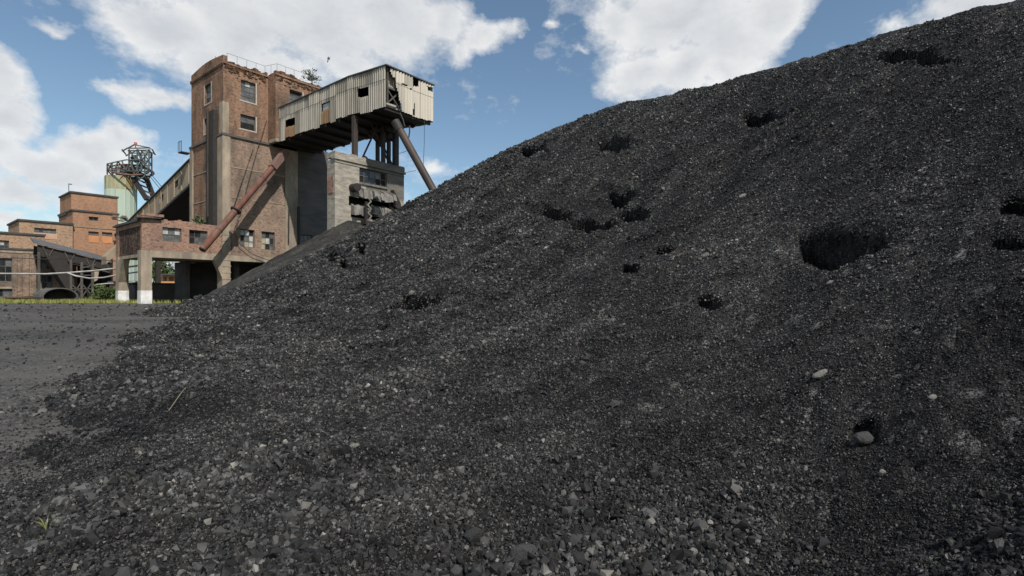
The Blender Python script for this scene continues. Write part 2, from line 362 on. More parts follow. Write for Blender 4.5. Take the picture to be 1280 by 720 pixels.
cp += [(lambda q: (q[0], q[1], q[2]-.35))(pt(*q_)) for q_ in ((90,440,11), (165,406,18), (8,478,8.2))]
cp += [pt(108,481,7.3), pt(75,520,6.0)]
cp += [(-12,9,-.95), (-9,5,-1.1), (-24,26,-.7), (-34,40,-.8), (-5,1.,-1.0), (-1.5,1,-.9), (0,1,-.78), (0,-3,-.9), (3.5,-1.5,.3), (6,2,2.6), (-14,16,-.5), (-20,27,-.35)]
FRONT = tps_fit(cp, .02)
CREST = [(9.5,-8), (8.6,2)]+[pt(px, l[-1][0], l[-1][1])[:2] for px, l in CTRL.items()]+[(-26.5,37.5), (-45,52)]
def seg_dist(x, y, L):
    best = np.full(x.shape, 1e9); sgn = np.zeros(x.shape)
    for (x0, y0), (x1, y1) in zip(L[:-1], L[1:]):
        dx, dy = x1-x0, y1-y0; t = np.clip(((x-x0)*dx+(y-y0)*dy)/(dx*dx+dy*dy), 0, 1)
        d = np.hypot(x-x0-t*dx, y-y0-t*dy); c = dx*(y-y0)-dy*(x-x0)
        m = d < best; best = np.where(m, d, best); sgn = np.where(m, np.sign(c), sgn)
    return best*-sgn
HOLES = []
def heap_base(x, y):
    z = FRONT(x, y); d = seg_dist(x, y, CREST)      # + beyond the crest
    w = .25+.012*y
    d = d-w*1.25
    sp = np.where(d/w > 30, d, w*np.log1p(np.exp(np.clip(d/w, -40, 30))))
    return z-1.05*sp
def heap_z(x, y, fine=True):
    x = np.asarray(x, float); y = np.asarray(y, float)
    z = heap_base(x, y)
    r = np.hypot(x, y); far = np.clip(r/12., .25, 1.6)
    g1 = x*.77+y*.64; g2 = -x*.64+y*.77               # uphill, along the contour
    cf = np.clip(-seg_dist(x, y, CREST)/(1.+.08*y), .38, 1.)
    z0_ = z; z = z+.16*far*fbm(x*.45, y*.45, 1, 3)+.17*far*fbm(g2*.9, g1*.16, 9, 3)
    # little slips: steps across the slope
    st = fbm(g2*.5, g1*1.3, 21, 4); z = z+.13*far*np.clip((st-.10)*4.5, 0, 1); z = z0_+(z-z0_)*cf
    if fine:
        z = z+.065*fbm(x*2.2, y*2.2, 5, 4)+.028*fbm(x*9, y*9, 12, 3)
    for (hx, hy, e1, e2, sz, dep, sh) in HOLES:
        m = (np.abs(x-hx) < sz*2.2) & (np.abs(y-hy) < sz*2.2)
        if not m.any(): continue
        dx, dy = x[m]-hx, y[m]-hy; det = e1[0]*e2[1]-e1[1]*e2[0]
        p = (dx*e2[1]-dy*e2[0])/det; q = (e1[0]*dy-e1[1]*dx)/det
        rr = np.sqrt(p*p+q*q)*(1+.5*fbm(p*1.6+hx, q*1.6+hy, 33, 4))
        skew = .22+.78*np.clip(.5+q*.30+p*sh*.75, 0, 1)
        pit = np.clip((1-rr)/(.42 if sh > 0 else .8), 0, 1); pit = pit*pit*(3-2*pit)
        z[m] = z[m]-dep*pit*skew
    return z
def hit(px, py):
    r = ((px-640)/f, 1., (HY-py)/f); Y = np.geomspace(1.2, 60, 4000)
    zz = heap_base(Y*r[0], Y); below = (CZ+Y*r[2]) < zz
    return float(Y[np.argmax(below)]) if below.any() else 40.
for px, py, rx, ry, dep, sh in ((1030,307,74,36,.20,0),(1043,305,51,25,.95,.8),(1130,73,48,8,.26,.3),(516,378,34,13,.75,.5),(765,182,18,8,.9,.3),(664,189,14,6,.4,.3),(776,244,14,7,.9,.2),
        (790,266,17,6,.8,.2),(738,279,26,6,.8,.2),(832,316,13,8,.55,.4),(788,342,13,6,.3,.3),(886,384,17,8,.30,.4),(384,376,12,5,.4,.2),(1272,268,24,14,.18,.2),
        (1262,309,26,5,.16,.2),(955,150,22,8,.6,.2),(575,437,16,4,.15,0),(1078,545,17,17,.13,.4),(1252,390,26,6,.09,0),
        (430,298,14,5,.5,.1),(330,345,12,4,.4,.1),(690,265,26,5,.3,.1),(480,408,9,4,.8,.1),(420,323,15,5,.8,.1),(450,313,6,4,.8,.1),(429,334,5,4,.8,.1),(436,436,8,3,.7,.1),(459,433,7,3,.7,.1),(1160,585,30,14,.08,0)):
    pp = lambda x_, y_: (lambda Y: np.array([(x_-640)/f*Y, Y]))(hit(x_, y_))
    c_ = pp(px, py); tl = 9 if rx == 51 else 5 if rx == 74 else 0; e1 = (pp(px+rx, py+tl)-pp(px-rx, py-tl))/2; e2 = (pp(px, py-ry)-pp(px, py+ry))/2
    wd_ = rx/f*c_[1]
    if rx < 40: e1 = e1*1.2; e2 = e2*1.25
    HOLES.append((c_[0], c_[1], e1, e2, max(np.hypot(*e1), np.hypot(*e2)), dep*wd_*(2. if rx > 40 else 3.2), sh))
    if 8 < rx < 60 and sh > 0 and rx != 51: HOLES.append((c_[0]-.3*e1[0], c_[1]-.3*e1[1], e1*1.7, e2*1.5, HOLES[-1][4]*1.7, .16*HOLES[-1][5], 0))

def grid_mesh(name, X, Y, Z, mat, parent=None):
    nu, nv = X.shape; me = bpy.data.meshes.new(name)
    v = np.stack([X, Y, Z], -1).reshape(-1, 3).astype(np.float32)
    idx = np.arange(nu*nv).reshape(nu, nv); q = np.stack([idx[:-1,:-1], idx[1:,:-1], idx[1:,1:], idx[:-1,1:]], -1).reshape(-1, 4)
    me.vertices.add(len(v)); me.vertices.foreach_set('co', v.ravel()); me.loops.add(q.size); me.loops.foreach_set('vertex_index', q.ravel().astype(np.int32))
    me.polygons.add(len(q)); me.polygons.foreach_set('loop_start', np.arange(0, q.size, 4, dtype=np.int32)); me.polygons.foreach_set('loop_total', np.full(len(q), 4, np.int32))
    me.update(calc_edges=True); me.polygons.foreach_set('use_smooth', np.ones(len(q), bool)); me.materials.append(mat); me.validate()
    o = bpy.data.objects.new(name, me); COL.objects.link(o); return o
# yard: one sheet to the horizon
yy = np.r_[np.linspace(-60, -2, 12), np.linspace(-1.5, 2, 8), np.geomspace(2.2, 70, 260), np.geomspace(75, 2500, 24)]
tt = np.r_[np.linspace(-4, -1.25, 24), np.linspace(-1.2, .4, 330), np.linspace(.5, 4, 18)]
TT, YY = np.meshgrid(tt, yy, indexing='ij'); XX = TT*np.maximum(np.abs(YY), 6.)*1.0
XX = np.where(YY < 6, TT*6., TT*YY)
zz = yard_z(XX, YY)
structure(grid_mesh('yard_ground', XX, YY, zz, M['yard']))
# main heap
tt = np.r_[np.linspace(-1.35, -1.06, 24), np.linspace(-1.05, 1.1, 1050), np.linspace(1.12, 2.2, 60)]
yy = np.geomspace(.9, 62, 470)
TT, YY = np.meshgrid(tt, yy, indexing='ij'); XX = TT*YY
def pit_of(x, y, h):
    hx, hy, e1, e2, sz, dep, sh = h; dx, dy = x-hx, y-hy; det = e1[0]*e2[1]-e1[1]*e2[0]
    p = (dx*e2[1]-dy*e2[0])/det; q = (e1[0]*dy-e1[1]*dx)/det
    rr = np.sqrt(p*p+q*q)*(1+.5*fbm(p*1.6+hx, q*1.6+hy, 33, 4)); pit = np.clip((1-rr)/.42, 0, 1); return p, q, pit*pit*(3-2*pit)
ZZ = heap_z(XX, YY)
for h in HOLES:                                        # undercut the uphill side: the crust overhangs the hollow
    m = (np.abs(XX-h[0]) < h[4]*2.2) & (np.abs(YY-h[1]) < h[4]*2.2)
    if not m.any() or h[6] == 0: continue
    p, q, pit = pit_of(XX[m], YY[m], h); k = pit*np.clip(q*1.2+.55+p*h[6]*.35, 0, 1.2)*.62
    wob = pit*.14*fbm(XX[m]*3.1/h[4]+ZZ[m]*4/h[4], YY[m]*3.1/h[4], 91, 3); k = k+wob; ZZ[m] += .18*h[5]*pit*fbm(XX[m]*4/h[4], YY[m]*4/h[4], 95, 4)
    XX[m] += h[3][0]*k+h[2][0]*wob; YY[m] += h[3][1]*k+h[2][1]*wob
structure(grid_mesh('coal_heap', XX, YY, ZZ, M['coal']))
# second mound against the loading block
RIDGE = [pt(236,381,47)]+[pt(px, py, Y) for px, py, Y in ((262,372,48),(295,357,49),(342,331,50),(373,312,50),(400,294,46.5),(416,284,42.7),(437,274,43.6),(456,279,44.6),(478,279,46.2),(520,290,47))]
def mound_z(x, y):
    z = np.full(x.shape, -2.0)
    for (x0,y0,z0), (x1,y1,z1) in zip(RIDGE[:-1], RIDGE[1:]):
        dx, dy = x1-x0, y1-y0; t = np.clip(((x-x0)*dx+(y-y0)*dy)/(dx*dx+dy*dy), 0, 1)
        z = np.maximum(z, z0+t*(z1-z0)-.62*np.hypot(x-x0-t*dx, y-y0-t*dy))
    return z+.10*fbm(x*.8, y*.8, 71, 4)+.12*fbm(x*3., y*3., 73, 3)
gx, gy = np.meshgrid(np.arange(-36, 0, .16), np.arange(34, 60, .16), indexing='ij')
structure(grid_mesh('coal_mound', gx, gy, mound_z(gx, gy), M['mound']))

# coal lumps: a point cloud instanced with a handful of angular lumps (nobody could count them)
NL = 540000
t_ = rng.uniform(-1.12, 1.22, NL); Yl = np.exp(rng.uniform(math.log(1.35), math.log(44), NL)); xl = t_*Yl
keep = (seg_dist(xl, Yl, CREST) < .35+.004*Yl)
xl, Yl = xl[keep], Yl[keep]
inpit = np.zeros(len(xl))
for h in HOLES:
    m = (np.abs(xl-h[0]) < h[4]*2.2) & (np.abs(Yl-h[1]) < h[4]*2.2)
    if m.any() and h[6] > 0: inpit[m] = np.maximum(inpit[m], pit_of(xl[m], Yl[m], h)[2])
k_ = inpit < .42; xl, Yl = xl[k_], Yl[k_]
zl = heap_z(xl, Yl); yz = yard_z(xl, Yl)
cover = np.clip((zl-yz)/.25+.15, 0, 1)
onheap = rng.uniform(0, 1, len(xl)) < np.where(zl > yz-.02, .25+.75*cover, .008+.12*np.exp(-Yl/4)+.28*np.exp(-np.clip(yz-zl, 0, 9)/.045))
xl, Yl, zl, yz = xl[onheap], Yl[onheap], zl[onheap], yz[onheap]
zl = np.maximum(zl, yz)
gg1 = xl*.77+Yl*.64; gg2 = -xl*.64+Yl*.77
fld = .8*fbm(gg2*1.3, gg1*.25, 87, 3)+.7*fbm(xl*.55, Yl*.55, 81, 4)+.35*fbm(xl*2.2, Yl*2.2, 83, 2)
size = .0105*np.exp(rng.normal(0, .5, len(xl)))*np.exp(np.clip(fld*1.6, -.6, .7))*np.where(xl < -.6, .85, 1.)
size = np.maximum(size, .0016*Yl*np.exp(rng.normal(0, .35, len(xl))))
size = size*np.where(xl > .6, np.exp(-np.clip(xl-.45, 0, 1.6)*.85), 1.)*(1+.35*np.exp(-((xl-.2)/1.3)**2-((Yl-3.)/1.3)**2))
size = np.maximum(size, .0014*Yl*np.exp(rng.normal(0, .3, len(xl))))
big = rng.uniform(0, 1, len(xl)) < .004; size[big] *= 2.0
size = np.minimum(size, .034+.002*Yl)
me = bpy.data.meshes.new('coal_lumps'); me.vertices.add(len(xl))
me.vertices.foreach_set('co', np.stack([xl, Yl, zl+size*.25], -1).astype(np.float32).ravel())
at = me.attributes.new('size', 'FLOAT', 'POINT'); at.data.foreach_set('value', size.astype(np.float32))
at = me.attributes.new('rot', 'FLOAT_VECTOR', 'POINT'); at.data.foreach_set('vector', rng.uniform(-3.14, 3.14, (len(xl), 3)).astype(np.float32).ravel())
at = me.attributes.new('pick', 'INT', 'POINT'); at.data.foreach_set('value', rng.integers(0, 6, len(xl)).astype(np.int32))
me.update(); lumps = bpy.data.objects.new('coal_lumps', me); COL.objects.link(lumps); lumps['kind'] = 'stuff'
lumps['label'] = 'loose angular coal lumps covering the black heap'; lumps['category'] = 'coal'
ng = bpy.data.node_groups.new('scatter_lumps', 'GeometryNodeTree')
ng.interface.new_socket('Geometry', in_out='INPUT', socket_type='NodeSocketGeometry'); ng.interface.new_socket('Geometry', in_out='OUTPUT', socket_type='NodeSocketGeometry')
gi, go = ng.nodes.new('NodeGroupInput'), ng.nodes.new('NodeGroupOutput'); L = ng.links.new
join = ng.nodes.new('GeometryNodeJoinGeometry')
for k in range(6):
    if k == 4:
        ico = ng.nodes.new('GeometryNodeMeshIcoSphere'); ico.inputs['Radius'].default_value = 1.; ico.inputs['Subdivisions'].default_value = 1
    else:
        ico = ng.nodes.new('GeometryNodeMeshCube'); ico.inputs['Size'].default_value = (1.5, 1.5, 1.5)
        for ax_, nv_ in zip(('Vertices X', 'Vertices Y', 'Vertices Z'), ((2,2,2), (3,2,2), (3,3,2), (2,3,2), (2,2,2), (3,2,3))[k]): ico.inputs[ax_].default_value = nv_
    pos = ng.nodes.new('GeometryNodeInputPosition'); add = ng.nodes.new('ShaderNodeVectorMath'); add.operation = 'ADD'; add.inputs[1].default_value = (k*7.3, k*3.1, -k*5.7)
    nz = ng.nodes.new('ShaderNodeTexNoise'); nz.inputs['Scale'].default_value = 1.05; nz.inputs['Detail'].default_value = 1.5
    sub = ng.nodes.new('ShaderNodeVectorMath'); sub.operation = 'SUBTRACT'; sub.inputs[1].default_value = (.5,.5,.5)
    mul = ng.nodes.new('ShaderNodeVectorMath'); mul.operation = 'SCALE'; mul.inputs['Scale'].default_value = 2.1
    L(pos.outputs[0], add.inputs[0]); L(add.outputs[0], nz.inputs['Vector']); L(nz.outputs['Color'], sub.inputs[0]); L(sub.outputs[0], mul.inputs[0])
    sp = ng.nodes.new('GeometryNodeSetPosition'); L(ico.outputs['Mesh'], sp.inputs['Geometry']); L(mul.outputs[0], sp.inputs['Offset'])
    tr = ng.nodes.new('GeometryNodeTransform'); tr.inputs['Scale'].default_value = ((1,.8,.6),(1.15,.75,.55),(.95,.9,.8),(1.3,.8,.4),(1,.7,.7),(1.1,1,.5))[k]
    L(sp.outputs[0], tr.inputs['Geometry'])
    hull = ng.nodes.new('GeometryNodeConvexHull'); L(tr.outputs[0], hull.inputs[0])
    mt = ng.nodes.new('GeometryNodeSetMaterial'); mt.inputs['Material'].default_value = M['lump']; L(hull.outputs[0], mt.inputs['Geometry'])
    g2 = ng.nodes.new('GeometryNodeGeometryToInstance'); L(mt.outputs[0], g2.inputs[0]); L(g2.outputs[0], join.inputs[0])
iop = ng.nodes.new('GeometryNodeInstanceOnPoints'); L(gi.outputs[0], iop.inputs['Points']); L(join.outputs[0], iop.inputs['Instance']); iop.inputs['Pick Instance'].default_value = True
for nm, ty, so in (('size','FLOAT','Scale'), ('rot','FLOAT_VECTOR','Rotation'), ('pick','INT','Instance Index')):
    na = ng.nodes.new('GeometryNodeInputNamedAttribute'); na.data_type = ty; na.inputs['Name'].default_value = nm; L(na.outputs['Attribute'], iop.inputs[so])
L(iop.outputs[0], go.inputs[0]); lumps.modifiers.new('scatter', 'NODES').node_group = ng
me.materials.append(M['lump'])

# bigger rocks one can tell apart
def rock(px, py, wpx, mat, label, asp=(1,.8,.6), seed=0):
    Y = hit(px, py); x, y = (px-640)/f*Y, Y; r = wpx/2/f*Y
    rr = np.random.default_rng(seed+px); import bmesh
    bm = bmesh.new(); bmesh.ops.create_icosphere(bm, subdivisions=2, radius=1.)
    ks = rr.normal(size=(9, 3)); ks /= np.linalg.norm(ks, axis=1)[:,None]; cut = rr.uniform(.55, .85, 9)
    for v in bm.verts:                                  # chop flat facets
        for kk, c in zip(ks, cut):
            d = v.co.x*kk[0]+v.co.y*kk[1]+v.co.z*kk[2]
            if d > c: v.co -= Vector(kk)*(d-c)
        v.co += Vector(rr.normal(size=3)*.025); v.co.x *= asp[0]*r; v.co.y *= asp[1]*r; v.co.z *= asp[2]*r
    rot = Matrix.Rotation(rr.uniform(-.5,.5), 3, 'Z') @ Matrix.Rotation(-.35, 3, 'Y')
    for v in bm.verts: v.co = rot @ v.co
    me = bpy.data.meshes.new('rock'); bm.to_mesh(me); bm.free(); me.materials.append(M[mat])
    o = bpy.data.objects.new('rock', me); COL.objects.link(o); z = float(heap_z(np.array([x]), np.array([y]))[0])
    o.location = (x, y, z+asp[2]*r*.3); ROOT[o.name] = Matrix.Identity(4)
    return tag(o, label, 'rock', 'larger rocks lying on the coal heap')
rock(654, 694, 40, 'rock_grey', 'largest flat grey rock among the lumps at the bottom edge of the heap', (1,.9,.7), 1)
rock(592, 676, 28, 'rock_dark', 'dark rounded coal block just left of the largest grey rock', (1,.9,.9), 2)
rock(1080, 549, 24, 'rock_grey', 'grey wedge shaped rock half sunk in a small black pit', (1,.9,.9), 3)
rock(1103, 590, 11, 'rock_pale', 'small pale chip below the wedge shaped rock by the pit', (1,.7,1), 4)
rock(1027, 477, 24, 'rock_pale', 'long flat pale stone below the big hollow in the heap', (1.1,.6,.4), 5)
rock(767, 521, 18, 'rock_grey', 'light grey angular stone on the lumpy coal at mid slope', (1,.8,.7), 6)
rock(1166, 508, 13, 'rock_pale', 'pale pebble right of the long flat stone, on the right slope', (1,.8,.6), 7)
rock(928, 243, 14, 'rock_pale', 'pale flat stone on the upper slope left above the big hollow', (1,.7,.5), 8)
rock(1153, 220, 15, 'rock_pale', 'flat pale stone on the upper right slope above the big hollow', (1.1,.7,.4), 9)
rock(441, 562, 16, 'rock_pale', 'whitish crumbly stone on the lower left slope', (1.2,.6,.5), 10)
rock(866, 692, 14, 'rock_pale', 'pale tan stone near the bottom edge right of the largest grey rock', (1,.8,.8), 11)
rock(515, 362, 9, 'rock_pale', 'white stone on the upper lip of the small hollow at left', (1,.8,.8), 12)
rock(1038, 358, 11, 'rock_pale', 'pale stone just below the rim of the big hollow', (1,.8,.6), 13)
rock(940, 400, 12, 'rock_grey', 'grey stone beside the shallow scrape left of the big hollow', (1,.8,.6), 14)
# twig and green sprig
def surf(px, py): Y = hit(px, py); x = (px-640)/f*Y; return Vector((x, Y, float(max(heap_z(np.array([x]), np.array([Y]))[0], yard_z(np.array([x]), np.array([Y]))[0]))))
mb = MB(ID); p, q = surf(211, 513)+Vector((0,0,.02)), surf(232, 492)+Vector((0,0,.05)); mb.tube([p, (p+q)/2+Vector((0.03,0,.05)), q], .005, 5)
tag(mb.build('twig', M['twig']), 'thin dry twig lying on the coal at the foot of the heap', 'twig')
p = surf(58, 668); sp_ = thing('plant_sprig', 'small green sprig growing alone out of the coal at lower left', 'plant', tuple(p))
mb = MB(ID)
for k in range(14):
    a = random.uniform(0, 6.28); h = random.uniform(.05, .12); d = Vector((math.cos(a), math.sin(a)*.6, 0)); e = p+d*h*.9+Vector((0,0,h*.75)); s = d.cross(Vector((0,0,1)))*.0035
    mid = (p+e)/2+Vector((0,0,.02)); mb.face([tuple(p-s*.6), tuple(p+s*.6), tuple(mid+s), tuple(mid-s)]); mb.face([tuple(mid-s), tuple(mid+s), tuple(e)])
mb.build('leaf_blades', M['sprig'], sp_)
mb = MB(ID); mb.tube([p-Vector((0,0,.03)), p+Vector((0,0,.05))], .006, 5); mb.build('stem', M['twig'], sp_)

# ------------------------------------------------------------------ the brick tower with its base
T = bthing('winding_tower', 'tall orange brick tower with concrete corner pillar, railed roof and broken windows', 'tower', (0,0,0))
ZB, ZT, ZF = 16.45, 23.55, 4.05
B1 = 7.9; A2 = 4.4; B2 = -1.59; AR = 11.32
w_left = [opa(255.8,103,263.8,127,0), opa(255.2,145,263.8,164,0)]
w_front = [opb(301,99,319.4,124.4,0), opb(300.6,142,319.4,160,0)]
mb = MB(); mb.wall('a', 0, .0, B1, ZB, ZT, w_left); mb.wall('b', 0, .35, A2, ZB, ZT, w_front)
mb.box(.35, 9.5, B1-.35, B1, ZB, ZT-.02); mb.build('upper_wall', M['brick_tower'], T)
w_b2 = [opb(362,111,378,128,B2)]
mb = MB(); mb.wall('a', A2, B2+.36, -.002, ZB+.45, ZT-.1); mb.wall('b', B2, A2, 9.6, ZB+.45, ZT-.1, w_b2); mb.box(9.25, 9.6, B2+.36, B1, ZB+.45, ZT-.12)
mb.build('projecting_wall', M['brick_tower'], T)
# parapets
mb = MB(); n = 16
for k in range(n):                                     # slightly bowed left parapet
    s0, s1 = B1*k/n, B1*(k+1)/n; h = lambda s: .62+.30*math.sin(math.pi*min(1, s/B1*1.0))**1.2
    mb.hexa([(-.02,s0,ZT),(.4,s0,ZT),(.4,s1,ZT),(-.02,s1,ZT),(-.02,s0,ZT+h(s0)),(.4,s0,ZT+h(s0)),(.4,s1,ZT+h(s1)),(-.02,s1,ZT+h(s1))])
mb.build('parapet', M['brick_tower'], T); mb = MB()
ragged(mb, 'b', 0, .4, A2-.05, ZT, .5, .4, .22, lo=.08); ragged(mb, 'b', B2, A2, 9.6, ZT-.1, .42, .4, .25, lo=.1); ragged(mb, 'a', A2, B2+.42, -.05, ZT-.1, .3, .35, .3, lo=.12)
for k in range(260):                                   # loose and broken brickwork under the parapet
    a_ = random.uniform(.05, 9.3); b_ = 0 if a_ < A2-.3 else B2
    if A2-.3 <= a_ < A2: continue
    z_ = ZT-.15-abs(random.gauss(0, .42)); w_ = random.choice((.14, .26, .26, .4)); mb.box(a_, a_+w_, b_-random.uniform(.02, .09), b_-.003, z_, z_+random.choice((.07, .08, .16)))
mb.build('broken_parapet', M['brick_spall'], T)
mb = MB(); mb.box(-.14, -.022, -.10, B1+.05, ZT-.22, ZT-.04); mb.box(-.09, -.022, -.06, B1+.05, ZT-.36, ZT-.22); mb.box(-.02, A2, -.12, -.002, ZT-.2, ZT-.06)
mb.box(A2-.1, 9.62, B2-.11, B2-.002, ZT-.3, ZT-.14); mb.build('cornice', M['brick_tower'], T)
mb = MB(); mb.box(.4, 9.2, .4, B1-.4, ZT-.3, ZT); mb.box(A2+.38, 9.2, B2+.4, .38, ZT-.3, ZT-.1)
mb.box(-.1,.42,-.0,B1,ZT+.96,ZT+.99) if False else None
mb.build('roof', M['roofing'], T)
for op in w_left: window(T, 'a', 0, op, 2, 3, panes=('pane_dark','pane_dark','pane_grey'), missing=.35, surround=2)
window(T, 'b', 0, w_front[0], 3, 4, panes=('pane_white','pane_grey','pane_grey'), missing=.05, surround=1)
window(T, 'b', 0, w_front[1], 1, 2, panes=('pane_grey','pane_dark'), surround=1)
window(T, 'b', B2, w_b2[0], 1, 3, panes=('pane_grey','pane_dark'), missing=.3, surround=1)
# string course with ledge
mb = MB(); mb.box(-.16, 4.85, -.16, -.002, ZB-.14, ZB+.06); mb.box(-.16, -.002, -.002, B1+.25, ZB-.14, ZB+.06); mb.build('string_course', M['concrete_dark'], T)
# lower brick: left face and right face with the windows
w_low = [opb(300.4,286,318.3,308.5,0), opb(327,289,343.6,312,0)]
mb = MB(); mb.wall('a', 0, .0, B1, ZF, ZB-.14); mb.build('lower_side_wall', M['brick_tower'], T)
mb = MB(); mb.wall('b', 0, .35, 6.22, ZF+.55, ZB-.14, w_low)
mb.box(.35, AR, B1-.35, B1, ZF, ZB-.15); mb.build('lower_wall', M['brick_base'], T)
for op in w_low: window(T, 'b', 0, op, 3, 3, panes=('pane_white','pane_grey','pane_yellow','pane_dark'), missing=.08)
mb = MB()                                              # thin concrete floor bands and the edge beam above the opening
for z in (13.35, 10.35):
    mb = MB(); mb.box(.64, 6.2, -.035, -.002, z-.05, z+.05); mb.build('floor_band', M['concrete'], T)
    mb = MB(); mb.box(-.035, -.002, 1.12, 7.4, z-.05, z+.05); mb.build('floor_band', M['concrete'], T)
mb = MB(); mb.box(.64, 6.21, -.05, .36, ZF, ZF+.55); mb.build('edge_beam', M['concrete'], T)
mb = MB(); mb.box(-.12, .62, -.12, 1.1, ZF-.6, ZB-.2); mb.box(-.08, .5, -.08, .75, ZB+.1, 19.6)
mb.box(-.12, .62, -.12, 1.1, 1.25, ZF-.6); mb.prism([(-.12,-.11,ZF-.002),(-.12,-.11,2.3),(-.85,-.11,ZF-.002)], (0,.6,0))
for k in range(9): mb.box(-.17, .67, -.15, -.121, 1.6+k*.62, 1.72+k*.62)     # strap ties on the corner pillar
mb.build('corner_pillar', M['concrete'], T)
mb = MB(); mb.box(-.13, .63, -.13, 1.11, -.3, 1.25); mb.build('pillar_base', M['white_paint'], T)
mb = MB(); mb.box(-.1, .3, 7.35, 8.1, 7, ZB-.16); mb.build('corner_strip', M['concrete'], T)
mb = MB(); mb.box(6.22, 7.62, -.10, .4, ZF-.5, ZB-.15); mb.build('right_pilaster', M['concrete'], T)
w_bk = [opb(375.5,293,390.8,314,0)]
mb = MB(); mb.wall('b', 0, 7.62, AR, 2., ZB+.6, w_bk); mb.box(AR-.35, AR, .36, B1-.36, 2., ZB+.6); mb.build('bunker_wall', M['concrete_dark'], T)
window(T, 'b', 0, w_bk[0], 3, 3, panes=('pane_dark','pane_grey'))
mb = MB(); mb.box(7.55, 7.75, -.30, -.12, 5.9, 10.3); mb.tube([(6.55,-.22,9.9),(6.5,-.22,6.2)], .07, 8); mb.build('wall_pipe', M['dark_metal'], T)
mb = MB()                                              # soffit slab, added back walls that keep the undercroft dark
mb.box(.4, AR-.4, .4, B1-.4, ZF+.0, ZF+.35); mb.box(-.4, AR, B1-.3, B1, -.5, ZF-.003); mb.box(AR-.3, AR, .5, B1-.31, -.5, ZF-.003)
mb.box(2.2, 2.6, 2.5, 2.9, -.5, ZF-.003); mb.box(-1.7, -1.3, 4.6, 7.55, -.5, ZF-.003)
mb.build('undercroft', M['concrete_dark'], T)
mb = MB()                                              # two dark vertical chutes on the left face
for x0, x1 in ((263.4, 267.6), (268.4, 272.4)):
    b1, b0 = ona(x0, 200, 0)[1], ona(x1, 200, 0)[1]; mb.box(-.42, -.02, b0, b1, 6.9, 19.0)
mb.build('steel_duct', M['dark_metal'], T)
mb = MB(); b0 = ona(266.6,200,0)[1]; mb.tube([(-.5,b0,8.5),(-.5,b0,19.2)], .09, 8); mb.build('drainpipe', M['brown_pipe'], T)
# small balcony at the far left corner
mb = MB(); mb.box(-.9, -.02, 8.1, 9.0, ZB-.6, ZB-.5)
for b_ in (8.1, 8.55, 9.0): mb.tube([(-.88,b_,ZB-.5),(-.88,b_,ZB+.6)], .03, 5)
mb.tube([(-.88,8.1,ZB+.6),(-.88,9.0,ZB+.6)], .03, 5); mb.build('side_balcony', M['dark_metal'], T)
# roof railing
mb = MB(); pts = [(.5,.35),(2.4,.35),(4.25,.35),(4.75,-1.2),(6.6,-1.2),(8.6,-1.2)]
pts3 = [(a, b, ZT+.05) for a, b in pts]
for p, q in zip(pts3[:-1], pts3[1:]):
    for h in (.95, .5) if False else (1.0,): mb.tube([(p[0],p[1],p[2]+h),(q[0],q[1],q[2]+h)], .018, 4)
    for k in range(2):
        c = tuple(p[i]+(q[i]-p[i])*k/2 for i in range(3)); mb.tube([c, (c[0],c[1],c[2]+1.0)], .02, 4)
mb.tube([(8.6,-1.2,ZT),(8.6,-1.2,ZT+1.05)], .02, 4); mb.build('roof_railing', M['rail'], T)
mb = MB(); mb.tube([(.25,2.4,ZT+.5),(.25,2.4,ZT+1.25)], .025, 4); mb.build('vent_rod', M['rail'], T)
# cables down the right face
for x0, y0, x1, y1 in ((316.5,186,291,262), (323,182,300,268)):
    mb = MB(); mb.tube([onb(x0,y0,-.12), onb((x0+x1)/2-.5,(y0+y1)/2,-.22), onb(x1,y1,-.2)], .03, 5)
    tag(mb.build('cable', M['cable']), 'thin black cable down the brick wall, %s of the pair' % ('left' if x0 < 320 else 'right'), 'cable', 'cables on the tower wall')
mb = MB(); mb.tube([onb(333,150,-.1), onb(328,168,-.25), onb(323,182,-.2)], .03, 5); tag(mb.build('cable', M['cable']), 'short black cable from the gallery end across the upper brick wall', 'cable', 'cables on the tower wall')
mb = MB(); L_ = [onb(x, y, -.35) for x, y in ((299,270),(292,290),(300,305),(316,318),(338,326),(352,330))]; mb.tube(L_, .035, 5)
tag(mb.build('cable', M['cable']), 'loose drooping cable under the lower windows of the tower', 'cable', 'cables on the tower wall')

# ------------------------------------------------------------------ annex on pillars
AX = -6.7
A = bthing('pillar_annex', 'low red brick annex raised on concrete pillars with white painted feet', 'building', (AX,0,0))
w_an = [opb(203.2,283.7,226.8,301,0), opb(236.5,287,259.4,304.6,0)]
mb = MB(); mb.wall('b', 0, AX, -.14, ZF+.62, 7.35, w_an); ragged(mb, 'b', 0, AX, -.2, 7.35, .45, .35, .28, lo=.05); ragged(mb, 'b', 0, AX, -5.0, 7.70, .35, .35, .3)
mb.box(AX, -.13, 6.95, 7.3, ZF+.1, 7.2); mb.build('front_wall', M['brick_annex'], A)
mb = MB(); mb.box(AX, AX+.3, .36, 6.94, ZF+.30, 6.75)
mb.build('side_wall', M['brick_rubble'], A)
mb = MB(); mb.box(AX-.05, AX+.3, .36, 7.3, 6.76, 7.15); mb.box(AX-.04, AX+.28, 6.4, 7.32, ZF+.3, 6.755); mb.build('side_band', M['brick_annex'], A)
mb = MB(); mb.box(AX-.25, -.2, .36, 7.6, 7.16, 7.30); mb.box(AX-.12, AX+.35, .2, 7.4, 7.31, 7.42); mb.prism([(AX-.3,-.35,7.42),(AX+1.4,-.3,7.5),(AX+1.5,.6,7.5),(AX-.3,.7,7.42)], (0,0,.09)); mb.build('roof', M['roofing'], A)
